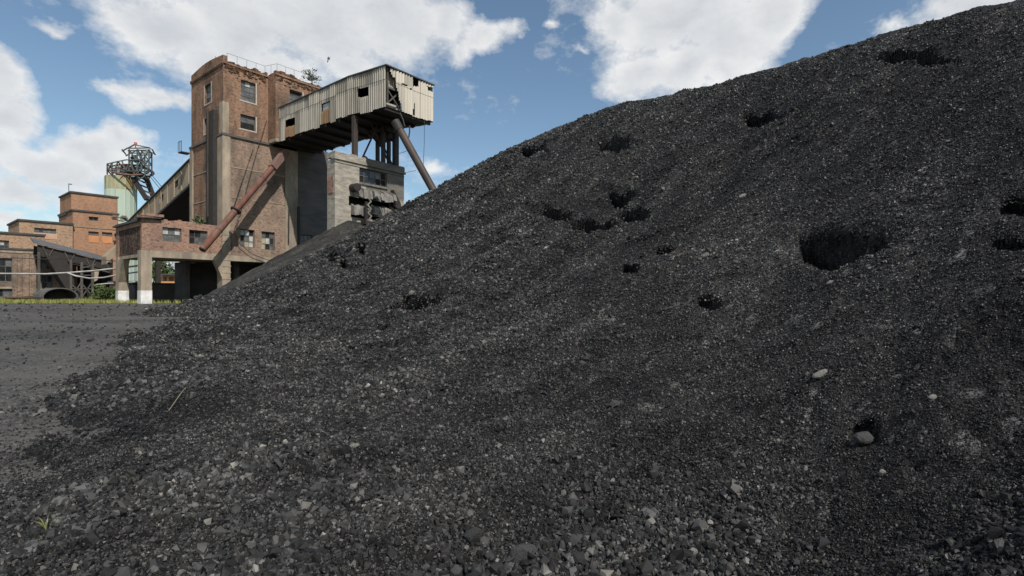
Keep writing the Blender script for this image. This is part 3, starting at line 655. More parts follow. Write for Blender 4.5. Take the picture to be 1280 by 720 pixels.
mb = MB(); mb.box(AX+.62, -.14, -.05, .36, ZF, ZF+.61); mb.box(AX+.0, AX+.32, .9, 6.4, ZF, ZF+.29); mb.box(AX+.4, -.15, .37, 6.94, ZF+.05, ZF+.3)
mb.build('edge_beam', M['concrete'], A)
for op in w_an: pass
window(A, 'b', 0, w_an[0], 3, 2, panes=('pane_white','pane_white','pane_grey'), missing=.0)
window(A, 'b', 0, w_an[1], 3, 2, panes=('pane_dark','pane_grey','pane_dark'), missing=.1)
for b0, b1, hd in ((-.06, .85, 0), (6.42, 7.25, 1)):
    mb = MB(); mb.box(AX-.07, AX+.75, b0, b1, 1.1, ZF+.6 if not hd else ZF+.29)
    if hd: mb.prism([(AX-.06,b0,ZF),(AX-.06,b0,1.9),(AX-.06,b0-1.15,ZF)], (.6,0,0))
    leg = mb.build('pillar', M['concrete'], A)
    mb = MB(); mb.box(AX-.085, AX+.765, b0-.015, b1+.015, -.3, 1.1); mb.build('pillar_foot', M['white_paint'], leg)
# shed and walls under / behind the annex
S = bthing('dark_shed', 'low dark shed with a pale door standing under the brick annex', 'shed', (-3,6,0))
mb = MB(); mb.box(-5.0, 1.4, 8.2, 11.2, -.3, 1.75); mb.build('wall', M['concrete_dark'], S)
mb = MB(); mb.box(-5.2, 1.6, 7.95, 11.4, 1.76, 1.92); mb.build('roof', M['roofing'], S)
mb = MB(); q0, q1 = onb(241, 365, 8.15), onb(252, 365, 8.15); mb.box(q0[0], q1[0], 8.13, 8.19, -.2, 1.45); mb.build('door', simple('grey door', (.3,.33,.35), (.24,.26,.27), .7), S)
Wh = bthing('low_wall_house', 'low outbuilding with whitewashed wall and small window between the pillars', 'building', (-10,14,0))
wq = opb(158.5,364,169.5,373.5,13.); mb = MB(); wa0, wa1 = onb(149,366,13.)[0], onb(180,366,13.)[0]; mb.wall('b', 13., wa0, wa1, -.3, 2.0, [wq]); mb.box(wa0, wa1, 13.36, 16.5, -.3, 2.0); mb.build('wall', [M['brick_annex']], Wh)
mb = MB(); g = opb(152,361,172.5,377,12.98); mb.wall('b', 12.96, g[0], g[1], .0, g[3], [wq], t=.03); mb.build('white_panel', M['white_paint'], Wh)
mb = MB(); mb.box(wa0-.1, wa1+.15, 12.7, 16.8, 2.01, 2.18); mb.build('roof', M['slate'], Wh)
window(Wh, 'b', 13., wq, 2, 1, panes=('pane_dark',), inset=.1)
H = thing('orange_house', 'distant orange house with brown shuttered windows seen under the annex', 'house', pt(214,366,120))
mb = MB(ID)
def fbox(mb, x0, x1, y0, y1, Y, d, m=0): p, q = pt(x0, y1, Y), pt(x1, y0, Y); mb.box(p[0], q[0], Y, Y+d, p[2], q[2], m)
fbox(mb, 201, 230, 344, 374, 120, 6); mb.build('wall', M['orange_house'], H)
mb = MB(ID); fbox(mb, 199, 232, 342, 344, 119, 8); mb.build('roof', M['roofing'], H)
for x0, x1 in ((204,208), (211,217), (219,224)): mb = MB(ID); fbox(mb, x0, x1, 346, 351, 119.9, .2); mb.build('window', M['rust_skip'], H)
H2 = thing('white_building', 'distant white block behind the orange house seen through the annex opening', 'building', pt(196,366,170))
mb = MB(ID); fbox(mb, 180, 213, 327, 372, 170, 12); mb.build('wall', M['white_wall'], H2)
mb = MB(ID); fbox(mb, 180, 213, 338, 339, 169.9, .2); mb.build('string_course', M['concrete'], H2)

def tree(name, label, cat, base, h, r, nl, size, mat, trunk_r, cat2=None, group=None, low=.3, spread=.22):
    o = thing(name, label, cat, tuple(base), 0, group); base = Vector(base); mb = MB(ID)
    tips = []
    top = base+Vector((random.uniform(-.1,.1)*h, 0, h*.55)); mb.tube([base-Vector((0,0,.2)), (base+top)/2+Vector((.03*h,0,0)), top], trunk_r, 7, r2=trunk_r*.5)
    for k in range(13):
        st = base.lerp(top, random.uniform(.45*low/.3 if low<.3 else .45, 1)); a = random.uniform(0, 6.28); e = random.uniform(.0, 1.3)
        q = st+Vector((math.cos(a)*math.cos(e)*r*.8, math.sin(a)*math.cos(e)*r*.8, math.sin(e)*(h*.42))); mb.tube([st, (st+q)/2+Vector((0,0,.05*h)), q], trunk_r*.35, 5, r2=trunk_r*.1); tips.append(q); tips.append((st+q)/2)
    mb.build('trunk', M['timber'], o)
    mb = MB(ID); P = []
    for q in tips:
        n = nl//len(tips); g = rng.normal(0, r*spread, (n, 3)); P += [(q.x+x, q.y+y, max(base.z+.05, q.z+z*.8)) for x, y, z in g]
    leaves(mb, P, size); mb.build('crown', M[mat], o); return o
tree('leafy_tree', 'green tree seen through the opening under the brick annex', 'tree', pt(206,374,150), 12.5, 4.6, 2200, .8, 'leaf_tree', .18)
tree('bush', 'rounded dark green bush growing beside the white pillar foot', 'bush', pt(131,378,52), 1.75, 1.25, 3200, .22, 'leaf_bush', .04, low=.1)
tree('roof_shrub', 'shrub growing on the roof edge of the tower behind the gallery', 'shrub', W((8.6,-1.2,ZT-.1)), 1.9, 1.35, 300, .20, 'leaf_roof', .09, spread=.13)
tree('roof_shrub', 'small yellowish shrub on the annex roof beside the tower', 'shrub', W((-.8,3.6,7.3)), 1.6, .7, 300, .25, 'leaf_roof', .03)
tree('bush', 'low pale green bush in the grass left of the steel drum', 'bush', pt(56,377,56), 1.3, 1.0, 700, .2, 'leaf_roof', .03, low=.1)

# ------------------------------------------------------------------ metal clad conveyor gallery
AG = 4.79; GW = 5.1; BE = -19.11; GB = -13.9
def dz(b): return 0. if b > GB else -.42*(b-GB)/(BE-GB)
ZG0, ZG1 = 16.56, 19.86
G = bthing('conveyor_gallery', 'raised conveyor gallery clad in grey corrugated sheets with a torn end', 'gallery', (AG+2.5,-10,ZG0))
g_ops = [ (*opa(356.6,146.5,369,155.5,AG),), opa(402,126,412,135,AG), opa(447.5,107,460,118,AG) ]
g_rust = [ (o[0]-.05, o[1]+.05) for o in g_ops[:2] ]
def corrugate(mb, ax, c, s0, s1, zf0, zf1, keep, mfun, pitch=.30, amp=.05, rows=(), jig=None, dzr=.15, tilt=0.):
    n = int((s1-s0)/(pitch/4)); sheet = pitch*3
    sh = {}
    for k in range(n):
        u0, u1 = s0+(s1-s0)*k/n, s0+(s1-s0)*(k+1)/n; um = (u0+u1)/2
        key = int((um-s0)/sheet); mb.key = key
        zb, zt = zf0(um), zf1(um); nz = max(1, int((zt-zb)/dzr)); 
        if key not in sh: sh[key] = (random.uniform(-.06, .06), random.uniform(-.16, .08))
        off, drop = sh[key]
        zb += drop
        for j in range(nz):
            za, zc = zb+(zt-zb)*j/nz, zb+(zt-zb)*(j+1)/nz; zm = (za+zc)/2
            if not keep(um, zm): continue
            lap = .025 if zm > zb+(zt-zb)*.68 else 0.
            d0 = c-off*.6-lap+amp*math.sin((u0-s0)/pitch*2*math.pi); d1 = c-off*.6-lap+amp*math.sin((u1-s0)/pitch*2*math.pi)
            m = mfun(um, zm)
            mb.face([(d0,u0,za),(d1,u1,za),(d1,u1,zc),(d0,u0,zc)] if ax == 'a' else [(u0,d0,za),(u1,d1,za),(u1,d1,zc),(u0,d0,zc)], m)
def keep_side(b, z):
    z = z-dz(b)
    if any(o[0] < b < o[1] and o[2]-dz((o[0]+o[1])/2) < z < o[3]-dz((o[0]+o[1])/2) for o in g_ops): return False
    return True
mb = MB(); corrugate(mb, 'a', AG, BE, -.05, lambda b: ZG0+dz(b), lambda b: ZG1+dz(b), keep_side, lambda b, z: 1 if any(r[0] < b < r[1] for r in g_rust) and z < ZG0+1.55 else (0, 2, 0, 3, 0, 0, 2, 3, 2, 0, 3)[(mb.key*7+(3 if z > ZG0+2.2+dz(b) else 0)) % 11])
mb.build('side_cladding', [M['cladding'], M['cladding_rust'], M['cladding_b'], M['cladding_c']], G)
def inpoly(x, y, P):
    c = False
    for (x0, y0), (x1, y1) in zip(P, P[1:]+P[:1]):
        if (y0 > y) != (y1 > y) and x < (x1-x0)*(y-y0)/(y1-y0)+x0: c = not c
    return c
tears = [[(482,80),(487.5,85.4),(490,96),(493,96.5),(495,107),(498.6,122),(503.5,143),(497,140),(496.5,136),(482,132)], [(516,96),(523.6,100),(523,108.3),(516.7,107.6)],
         [(533.3,107.6),(541,109.7),(540,115),(534,113)], [(511,109.7),(514.6,110.4),(514,112.5),(511.5,111.8)], [(518,127),(519.3,127),(519,145),(516,144)], [(502,104),(509,107),(509,108.3),(502,105.5)]]
tears = [[(onb(x, y, BE)[0], onb(x, y, BE)[2]) for x, y in t] for t in tears]
AE = AG+GW
mb = MB(); corrugate(mb, 'b', BE-.02, AG+.02, AE, lambda a: ZG0-.42+.02, lambda a: ZG1-.47, lambda a, z: not any(inpoly(a, z, t) for t in tears), lambda a, z: 1 if (mb.key*5+(2 if z > ZG0+1.9 else 0)) % 7 in (2, 5) else 0, dzr=.07)
mb.build('end_cladding', [M['cladding_end'], M['cladding_c']], G)
mb = MB(); corrugate(mb, 'a', AE, BE, -1.7, lambda b: ZG0+dz(b), lambda b: ZG1+dz(b), lambda b, z: True, lambda b, z: 0, dzr=1.); mb.build('far_cladding', M['cladding'], G)
def gal_slab(mb, a0, a1, b_lo, b_hi, z0, z1, m=0):      # slab following the bend
    for c0, c1 in ((b_lo, GB), (GB, b_hi)):
        mb.hexa([(a0,c0,z0+dz(c0)),(a1,c0,z0+dz(c0)),(a1,c1,z0+dz(c1)),(a0,c1,z0+dz(c1)),(a0,c0,z1+dz(c0)),(a1,c0,z1+dz(c0)),(a1,c1,z1+dz(c1)),(a0,c1,z1+dz(c1))], m)
mb = MB(); gal_slab(mb, AG-.12, AE+.12, BE-.14, B2-.02, ZG1+.02, ZG1+.12); mb.build('roof', M['roofing'], G)
mb = MB(); gal_slab(mb, AG+.1, AE-.1, BE+.08, -.02, ZG0+.02, ZG0+.22)
for k in range(9): b_ = -1.2-k*2.2; mb.box(AG+.1, AE-.1, b_-.12, b_+.12, ZG0+dz(b_)-.22, ZG0+dz(b_)+.015)
mb.build('floor', M['dark_metal'], G)
for b_ in (BE+.15, BE+2.6, BE+5.2):                     # inner frames seen through the tears
    for a_ in (AG+.2, AE-.3): mb = MB(); mb.box(a_, a_+.12, b_, b_+.12, ZG0+dz(b_)+.2, ZG1+dz(b_)); mb.build('inner_post', M['timber'], G)
mb = MB(); mb.beam((AG+.2,BE+.3,ZG0-.1), (AG+1.6,BE+.3,ZG0+1.3), .1); mb.beam((AG+1.6,BE+.34,ZG0-.1), (AG+.2,BE+.34,ZG0+1.3), .1); mb.box(AG+.1, AE-.1, BE+.25, BE+.4, ZG0+1.25, ZG0+1.4)
mb.build('inner_frame', M['timber'], G)
mb = MB(); mb.box(AG+.25, AG+2.0, BE+.45, BE+.52, ZG0+1.4, ZG0+2.6); mb.build('torn_panel', M['cladding'], G); mb = MB(); mb.prism([(AG+.1,BE+.12,ZG0-.36),(AG+1.1,BE+.12,ZG0-.30),(AG+1.1,BE+.12,ZG0+.0),(AG+.1,BE+.12,ZG0-.05)], (0,.06,0)); mb.build('torn_panel', M['cladding'], G)
op = g_ops[1]; mb = MB(); mb.box(AG+.10, AG+.12, op[0]+.05, op[1]-.03, op[2]+.02, op[3]-.05); mb.build('pane', M['pane_white'], G)
mb = MB(); mb.box(4.42, 4.74, -1.55, -.02, ZG0-.1, ZG1-.35); mb.build('end_panel', M['concrete'], G)
# supports: single post, trestle, tubes
BB = -15.0                                              # front plane of the loading block
AB = onb(418.6,186,BB)[0]; ABR = onb(505,212,BB)[0]; ZBT = onb(418.6,187,BB)[2]
mb = MB(); bq = BB+.45; aq = onb(443.5,188,bq)[0]
mb.box(aq-.2, aq+.2, bq-.18, bq+.18, ZBT-.9, ZG0-.22); tag(mb.build('steel_post', M['brown_pipe']), 'single brown steel post carrying the gallery above the concrete block', 'post')
TR = bthing('steel_trestle', 'black steel trestle of posts and crossed braces under the gallery end', 'trestle', (9,-11,ZBT))
zt = ZG0-.25
def tp(px, b): return onb(px, 190, b)[0]
for px, b_ in ((479, -14.4), (494.5, -14.6), (486, -11.9), (472, -11.7)):
    mb = MB(); a_ = tp(px, b_); w = .22 if px > 490 else .15; mb.box(a_-w, a_+w, b_-w, b_+w, ZBT-.9, ZG0-.02 if a_ < AE else ZG0+.0); mb.build('post', M['dark_metal'], TR)
zb_ = ZBT-.6
for x0, z0, x1, z1, b_ in ((450,zb_+.2,472,zt,-14.2), (464,zt,492,zb_,-14.1), (468,zt,497,zb_,-13.5), (466,zt-.5,497,zt-.7,-14.25), (480,zt-.9,495,zt-1.0,-14.0), (455,zt,480,zt-1.6,-12.7)):
    mb = MB(); mb.beam((tp(x0,b_),b_,z0), (tp(x1,b_),b_,z1), .12); mb.build('brace', M['dark_metal'], TR)
mb = MB(); mb.box(tp(480,-14.4), min(AE-.1, tp(497,-14.4)), -14.8, -12., ZG0-.75, ZG0-.26); mb.box(tp(485,-14.4), tp(491,-14.4)+.3, -14.6, -12.6, ZG0-1.2, ZG0-.76); mb.build('platform', M['dark_metal'], TR)
mb = MB(ID); mb.tube([pt(498.5,160,41.2), pt(519.6,198,41.0), pt(544,242,40.6)], .31, 14); 
TB = thing('discharge_tube', 'thick brown steel tube slanting from the gallery end down to the heap', 'tube', pt(544,242,40.6)); mb.build('tube', M['brown_pipe'], TB)
mb = MB(ID); mb.tube([pt(494,152,41.3), pt(500,163,41.2)], .36, 14); mb.build('collar', M['dark_metal'], TB)
for px0, py0, px1, py1, Y, r, lb in ((500,141,506,158,41.4,.05,'short thin rod hanging under the torn gallery corner'), (530.5,149,529,210,44.,.022,'long thin wire hanging from the right end of the gallery'), (512,157,511,172,42,.06,'dark drop pipe under the gallery end beside the slanting tube'), (499,192,510,188,47,.02,'thin stray wire between the trestle and the slanting tube'), (506,216,520,213,46,.02,'lower stray wire reaching from the block roof to the tube')):
    mb = MB(ID); mb.tube([pt(px0,py0,Y), pt((px0+px1)/2+.6,(py0+py1)/2,Y), pt(px1,py1,Y)], r, 5); tag(mb.build('hanging_wire', M['cable']), lb, 'wire')
# ------------------------------------------------------------------ loading block
K = bthing('loading_block', 'pale concrete loading block with soot stains and painted-in gallery shade, with broken ledges on its front', 'building', (AB,BB,0))
def block_mat():
    m, nt, n, l, b = new_mat('sooty block concrete with painted shade'); tcn = N(nt, 'ShaderNodeTexCoord'); tc = tcn.outputs['Object']
    col = mix(nt, ramp(nt, noise(nt, tc, 1.6, 6, .7, (.6,.6,1.8)), .35, .62), (.38,.345,.285), (.20,.18,.15))
    col = mix(nt, ramp(nt, noise(nt, tc, 2.2, 6, .7, (.5,.5,2.2)), .6, .72), col, (.10,.09,.08))
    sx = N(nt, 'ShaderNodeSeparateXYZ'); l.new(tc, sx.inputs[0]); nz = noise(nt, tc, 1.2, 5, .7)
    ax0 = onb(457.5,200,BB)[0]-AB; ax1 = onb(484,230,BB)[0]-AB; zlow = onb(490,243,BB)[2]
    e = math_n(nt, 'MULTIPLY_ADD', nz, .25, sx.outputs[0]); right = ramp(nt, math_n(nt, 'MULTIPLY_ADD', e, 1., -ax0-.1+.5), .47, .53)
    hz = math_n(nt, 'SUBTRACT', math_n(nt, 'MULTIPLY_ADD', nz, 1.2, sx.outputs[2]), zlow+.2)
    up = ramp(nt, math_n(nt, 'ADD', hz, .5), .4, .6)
    col = mix(nt, math_n(nt, 'MULTIPLY', math_n(nt, 'MULTIPLY', right, up), .7), col, (.07,.066,.06))  # gallery's cast shadow painted darker into the upper right front
    mid = ramp(nt, math_n(nt, 'MULTIPLY_ADD', nz, 2.2, math_n(nt, 'MULTIPLY', sx.outputs[0], .35)), 1.35, 2.1)
    col = mix(nt, math_n(nt, 'MULTIPLY', mid, .65), col, (.10,.095,.088))
    l.new(col, b.inputs['Base Color']); b.inputs['Roughness'].default_value = .92; b.inputs['Specular IOR Level'].default_value = .15
    bump(nt, noise(nt, tc, 5., 5, .7), .5, .08, b); return m
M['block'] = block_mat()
wk = opb(449.2,209,484,227.6,BB)
def bx(px0, py0, px1, py1): o = opb(px0, py0, px1, py1, BB); return o
dk1 = (bx(436,244,458,255)[0], bx(436,244,489,255)[1], bx(436,246,458,256.5)[2], bx(436,244.5,458,256)[3]); dk2 = (bx(438.5,259,458,270)[0], bx(438,259,484,270)[1], bx(438.5,264,458,271)[2], bx(438.5,261.5,458,270)[3])
mb = MB(); mb.wall('b', BB, AB, ABR, 2, ZBT-.75, [wk, dk1, dk2], t=.3); mb.wall('a', AB, BB+.3, BB+1.15, 2, ZBT-.75, [], t=.3); mb.box(AB+.3, AB+3.9, BB+1.0, BB+1.15, 2, ZBT-.76)
mb.box(ABR-.3, ABR, BB+.3, BB+5.5, 2, ZBT-.75); mb.box(AB+3.8, ABR-.3, BB+5.2, BB+5.5, 2, ZBT-.75); mb.box(AB+3.8, AB+4.1, BB+1.15, BB+5.2, 2, ZBT-.75)
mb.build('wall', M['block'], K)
mb = MB(); mb.box(AB-.05, AB-.002, BB+.18, BB+.95, 9.3, ZBT-2.2); mb.build('brick_infill', M['brick_annex'], K)
mb = MB(); mb.box(AB-.10, ABR+.12, BB-.14, BB+.4, ZBT-.75, ZBT-.58); mb.box(AB-.05, ABR+.06, BB-.07, BB+.4, ZBT-.95, ZBT-.752) if False else None
mb.box(AB-.04, ABR+.05, BB-.05, BB+.4, ZBT-.58, ZBT-.12); mb.box(AB-.04, AB+.4, BB+.4, BB+1.15, ZBT-.58, ZBT-.12); mb.box(ABR-.35, ABR+.05, BB+.4, BB+5.5, ZBT-.58, ZBT-.12)
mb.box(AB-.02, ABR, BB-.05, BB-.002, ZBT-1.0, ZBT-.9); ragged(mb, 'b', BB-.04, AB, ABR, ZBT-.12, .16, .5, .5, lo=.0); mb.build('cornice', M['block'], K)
mb = MB(); mb.box(AB+3.85, ABR-.35, BB+1.16, BB+5.4, ZBT-.7, ZBT-.3); mb.box(AB+.4, ABR-.35, BB+.4, BB+1.16, ZBT-.7, ZBT-.3)
for k in range(34):
    a_ = random.uniform(AB+3, ABR-.8); b_ = random.uniform(BB+.4, BB+2); s = random.uniform(.12, .34); mb.tube([(a_,b_,ZBT-.35),(a_+.06,b_,ZBT-.12+s)], s*1.4, 6, r2=s*.5)
mb.build('roof', M['roofing'], K)
window(K, 'b', BB, wk, 5, 2, panes=('pane_dark','pane_dark','pane_grey','pane_dark'), missing=.25, bar=.09)
mb = MB(); mb.box(wk[0], wk[1], BB-.12, BB-.003, wk[2]-.18, wk[2]-.02); mb.build('window_sill', M['stone_ledge'], K)
mb = MB(); mb.box(AB+.4, ABR-.4, BB+.7, BB+.75, 2.2, ZBT-.8); mb.build('inner_wall', M['void'], K)  # near-black sheet paints the shade behind the front openings
for (p0, p1, zz0, zz1, dpt) in (((441,236),(461,240),None,None,.65), ((463,240),(489,246),None,None,.8), ((438.5,258),(457,262),None,None,.5), ((464,259.5),(485,266),None,None,.7)):
    a0, _, z0 = onb(*p0, BB); a1, _, z1 = onb(*p1, BB); mb = MB(); n = 7
    for k in range(n):
        u0, u1 = a0+(a1-a0)*k/n, a0+(a1-a0)*(k+1)/n; d = dpt*random.uniform(.75, 1.1); h = .95*random.uniform(.75, 1.05); t = random.uniform(-.08, .08); zt_ = z0+.1+t
        mb.hexa([(u0,BB-d,zt_-h),(u1+.0,BB-d,zt_-h),(u1,BB-.003,zt_-h+.1),(u0,BB-.003,zt_-h+.1),(u0,BB-d*.8,zt_-.12),(u1,BB-d*.8,zt_-.12+random.uniform(-.08,.08)),(u1,BB-.003,zt_+.12),(u0,BB-.003,zt_+.12)])
    mb.build('broken_ledge', M['stone_ledge'], K)
mb = MB(); c = onb(439.5,235.5,BB); mb.tube([(c[0],BB-.9,c[2]),(c[0]+.05,BB-.01,c[2]+.05)], .34, 14); mb.build('pipe_stub', M['dark_metal'], K)
zl_ = [(461,248),(463.5,252),(459.5,256),(463.5,261),(460,266),(464,270),(461,275),(462,279)]
mb = MB(); mb.tube([onb(x, y, BB-.95) for x, y in zl_], .10, 6); mb.build('bent_pipe', M['stone_ledge'], K)
mb = MB(); q = onb(457.5,252,BB-.8); q2 = onb(457.5,278,BB-.8); mb.beam(q, q2, .18); mb.box(q[0]-.3, q[0]+1.1, BB-1.2, BB-.5, q2[2]-.2, q2[2]+.1); mb.build('ledge_post', M['dark_metal'], K)
mb = MB(); q = bx(488,238,497,258); mb.prism([(q[0],BB-.003,q[3]),(q[1],BB-.003,q[2]+.3),(q[1],BB-.003,q[2]-.3),(q[0],BB-.003,q[2])], (0,-.5,0)); mb.beam((q[0],BB-.3,q[2]+.2),(q[1]+.6,BB-.3,q[2]-.1),.15); mb.build('chute_box', M['dark_metal'], K)

# ------------------------------------------------------------------ red chute
RC = thing('red_chute', 'long rust red chute pipe slanting down across the tower wall', 'chute', W(onb(253,312,-2.5)))
p0, p1 = Vector(onb(357,190,-1.3)), Vector(onb(252.5,312.5,-2.5)); pf = p0.lerp(p1, .63)
mb = MB(); mb.tube([tuple(pf), tuple(p0.lerp(p1, .995))], .32, 16); mb.build('pipe', M['rust'], RC)
mb = MB(); mb.tube([tuple(p0.lerp(p1, .15)), tuple(pf)], .28, 12); mb.build('upper_pipe', M['rust'], RC)
d = (p1-p0); mb = MB(); off = Vector((.34,0,.22)); mb.beam(tuple(p0), tuple(p0.lerp(p1, .18)), .72, .62); mb.build('inlet_box', M['rust_pale'], RC)
mb = MB(); mb.beam(tuple(p0.lerp(p1,.12)+Vector((.42,-.05,.0))), tuple(p0.lerp(p1,.6)+Vector((.36,-.05,-.0))), .10, .34); mb.build('side_plate', M['rust_pale'], RC)
mb = MB(); mb.tube([tuple(pf-d*.004), tuple(pf+d*.006)], .50, 16); mb.build('flange', M['dark_metal'], RC)
for t_ in (.30, .82): mb = MB(); q_ = p0.lerp(p1, t_); mb.tube([tuple(q_-d*.003), tuple(q_+d*.003)], (.355 if t_ > .63 else .315), 14); mb.build('joint_ring', M['rust_steel'], RC)
mb = MB(); mb.tube([tuple(p1-d*.004), tuple(p1+d*.002)], .27, 16); mb.build('mouth', M['void'], RC)  # near-black disc paints the shade inside the open pipe end
# ------------------------------------------------------------------ inclined gallery behind
I = bthing('inclined_gallery', 'sloping brown concrete conveyor gallery rising to the back of the tower', 'gallery', (2,15,10))
def zi(b): return 15.15-(b-8.3)*.232
b0, b1 = 8.12, 36.; hh = 2.45
i_ops = []
for x0, y0, x1, y1 in ((199.5,243,204.5,252), (217.5,224,223,234)): o = opa(x0, y0, x1, y1, .02); i_ops.append((o[0], o[1]))
mb = MB(); cuts = sorted({b0, b1, *[q for o in i_ops for q in o]})
for s0, s1 in zip(cuts[:-1], cuts[1:]):
    isop = any(o[0] < (s0+s1)/2 < o[1] for o in i_ops)
    for h0, h1 in (((0, hh),) if not isop else ((0, .95), (1.75, hh))):
        mb.hexa([(0,s0,zi(s0)-hh+h0),(.25,s0,zi(s0)-hh+h0),(.25,s1,zi(s1)-hh+h0),(0,s1,zi(s1)-hh+h0),(0,s0,zi(s0)-hh+h1),(.25,s0,zi(s0)-hh+h1),(.25,s1,zi(s1)-hh+h1),(0,s1,zi(s1)-hh+h1)])
k_ = b0+.4
while k_ < b1: mb.beam((-.03,k_,zi(k_)-hh+.05), (-.03,k_,zi(k_)-.06), .055, .12); k_ += 2.1
mb.build('side_wall', M['gallery_conc'], I)
def islab(mb, a0, a1, h0, h1): mb.hexa([(a0,b0,zi(b0)+h0),(a1,b0,zi(b0)+h0),(a1,b1,zi(b1)+h0),(a0,b1,zi(b1)+h0),(a0,b0,zi(b0)+h1),(a1,b0,zi(b0)+h1),(a1,b1,zi(b1)+h1),(a0,b1,zi(b1)+h1)])
mb = MB(); islab(mb, -.15, 5., .01, .16); mb.build('roof', M['roofing'], I)
mb = MB(); islab(mb, .0, 4.8, -hh-.25, -hh-.01); islab(mb, 4.55, 4.8, -hh, 0.); mb.box(.3, 6, 9.0, 9.4, 0, 11.5); mb.box(.4,.9,20,20.5,0,zi(20)-hh-.2); mb.build('floor', M['dark_metal'], I)
for o in i_ops:
    mb = MB(); c = (o[0]+o[1])/2
    for q in (.3, .6): mb.beam((.12,o[0],zi(o[0])-hh+.95+q*.8), (.12,o[1],zi(o[1])-hh+.95+q*.8), .05); 
    mb.beam((.12,c,zi(c)-hh+.95), (.12,c,zi(c)-.7), .05); mb.build('window', M['frame'], I)
# ------------------------------------------------------------------ left brick complex
def far_block(name, label, a0, a1, bf, dep, z1, mat, wins, cornice=.25, bands=(), z0=-.4, extra=None):
    o = bthing(name, label, 'building', (a0,bf,0)); ops = [opb(*w[:4], bf) for w in wins]
    mb = MB(); mb.wall('b', bf, a0, a1, z0, z1, ops); mb.wall('a', a0, bf+.36, bf+dep, z0, z1); mb.box(a1-.35, a1, bf+.36, bf+dep, z0, z1); mb.box(a0+.36, a1-.36, bf+dep-.35, bf+dep, z0, z1)
    mb.build('wall', M[mat], o)
    mb = MB(); mb.box(a0-cornice*.6, a1+cornice*.4, bf-cornice*.6, bf+dep+.1, z1+.002, z1+.22); mb.build('roof', M['roofing'], o)
    if bands:
        mb = MB()
        for q0, q1, z_, h_ in bands: mb.box(q0, q1, bf-.07, bf-.002, z_, z_+h_)
        mb.build('string_course', M['concrete'], o)
    for w, op in zip(wins, ops):
        kw = dict(w[4]); window(o, 'b', bf, op, kw.get('nx',3), kw.get('nz',2), panes=kw.get('p',('pane_dark','pane_grey')), bar=.1, surround=None)
        if 'sill' in kw: mb = MB(); e_ = -.02 if kw.get('sm') == 'board' else .12; mb.box(op[0]-e_, op[1]+e_, bf-.04, bf-.003, op[2]-kw['sill'], op[2]-.02); mb.build('sill_panel', M[kw.get('sm','sill_pale')], o)
        if 'lint' in kw: mb = MB(); mb.box(op[0]-.3, op[1]+.3, bf-.05, bf-.003, op[3]+.02, op[3]+.25); mb.build('lintel', M['concrete'], o)
    return o
bA, bB2, bC, bD = 31., 33., 35., 36.
aL = lambda px, b: onb(px, 340, b)[0]
zA = onb(30,313,bA)[2]
o1 = far_block('workshop_building', 'long low brick workshop with tall windows at the left edge', aL(-60,bA), aL(62,bA)+2.6, bA, 9, zA, 'brick_base',
    [(-20,322,16,352,{'nx':4,'nz':3,'p':('pane_dark','pane_dark','pane_grey')}), (-20,361,16,371.5,{'nx':3,'nz':1,'lint':1}), (45,323,66,336,{'nx':3,'nz':1,'p':('pane_dark','pane_grey'),'lint':1}), (45,344,66,361,{'nx':3,'nz':2,'p':('pane_dark','pane_grey'),'sill':.45,'sm':'concrete'})],
    bands=[(aL(-60,bA), aL(62,bA)+1.2, zA-.35, .3)])
mb = MB()
for px in (18.5, 24, 33, 42): a_ = aL(px, bA); mb.box(a_-.22, a_+.22, bA-.16, bA-.003, 0, zA-.5)
mb.build('brick_pier', M['brick_base'], o1)
far_block('upper_storey', 'set back upper storey of ochre brick above the low workshop', aL(-60,bB2), aL(56,bB2), bB2, 7, onb(30,293.5,bB2)[2], 'brick_far', [(-12,299.5,11.5,312,{'nx':4,'nz':2,'p':('pane_grey','pane_white','pane_dark')})], z0=zA+.1-.3)
far_block('brick_hall', 'broad ochre brick hall with a dark window band beside the brick tower block', aL(24,bC-.5), aL(91,bC-.5), bC-.5, 8, onb(30,276.3,bC-.5)[2], 'brick_far', [(43,284.5,70,290.5,{'nx':5,'nz':1,'p':('pane_grey','pane_dark'),'sill':.75})])
zC = onb(97,264,bC)[2]
far_block('brick_block', 'tall orange brick block with two orange boarded windows below the green tower', aL(91,bC), aL(148,bC), bC, 8, zC, 'brick_far2',
    [(111,270.5,123,275.6,{'nx':2,'nz':1,'p':('pane_grey','pane_dark')}), (110.5,289,123.5,294,{'nx':2,'nz':1,'p':('pane_grey',),'sill':.95,'sm':'board'}), (127.5,290,140.5,295,{'nx':2,'nz':1,'p':('pane_grey',),'sill':.95,'sm':'board'})],
    bands=[(aL(91,bC), aL(146,bC), onb(120,285.5,bC)[2], .1)])
far_block('brick_penthouse', 'plain orange brick upper tier on top of the boarded brick block', aL(89,bC+1.2), aL(147,bC+1.2), bC+1.2, 6.5, onb(90,241,bC+1.2)[2], 'brick_far2', [], z0=zC+.24)
far_block('brick_lean_to', 'narrow brick lean-to on the left side of the boarded block', aL(84,bC+3), aL(92,bC+3)-.2, bC+3.2, 4.2, onb(80,268,bC+3)[2], 'brick_far2', [])
mb = MB(); q = onb(86,240,bC+3); mb.tube([(q[0],q[1],q[2]-.6),(q[0],q[1],q[2]+1.1)], .04, 5); mb.box(q[0]-.05,q[0]+.35,q[1]-.05,q[1]+.05,q[2]+1.05,q[2]+1.15)
tag(mb.build('roof_lamp', M['dark_metal']), 'thin lamp post on the roof corner of the orange brick tier', 'lamp')
mb = MB(); q = onb(150,272,bC-3)
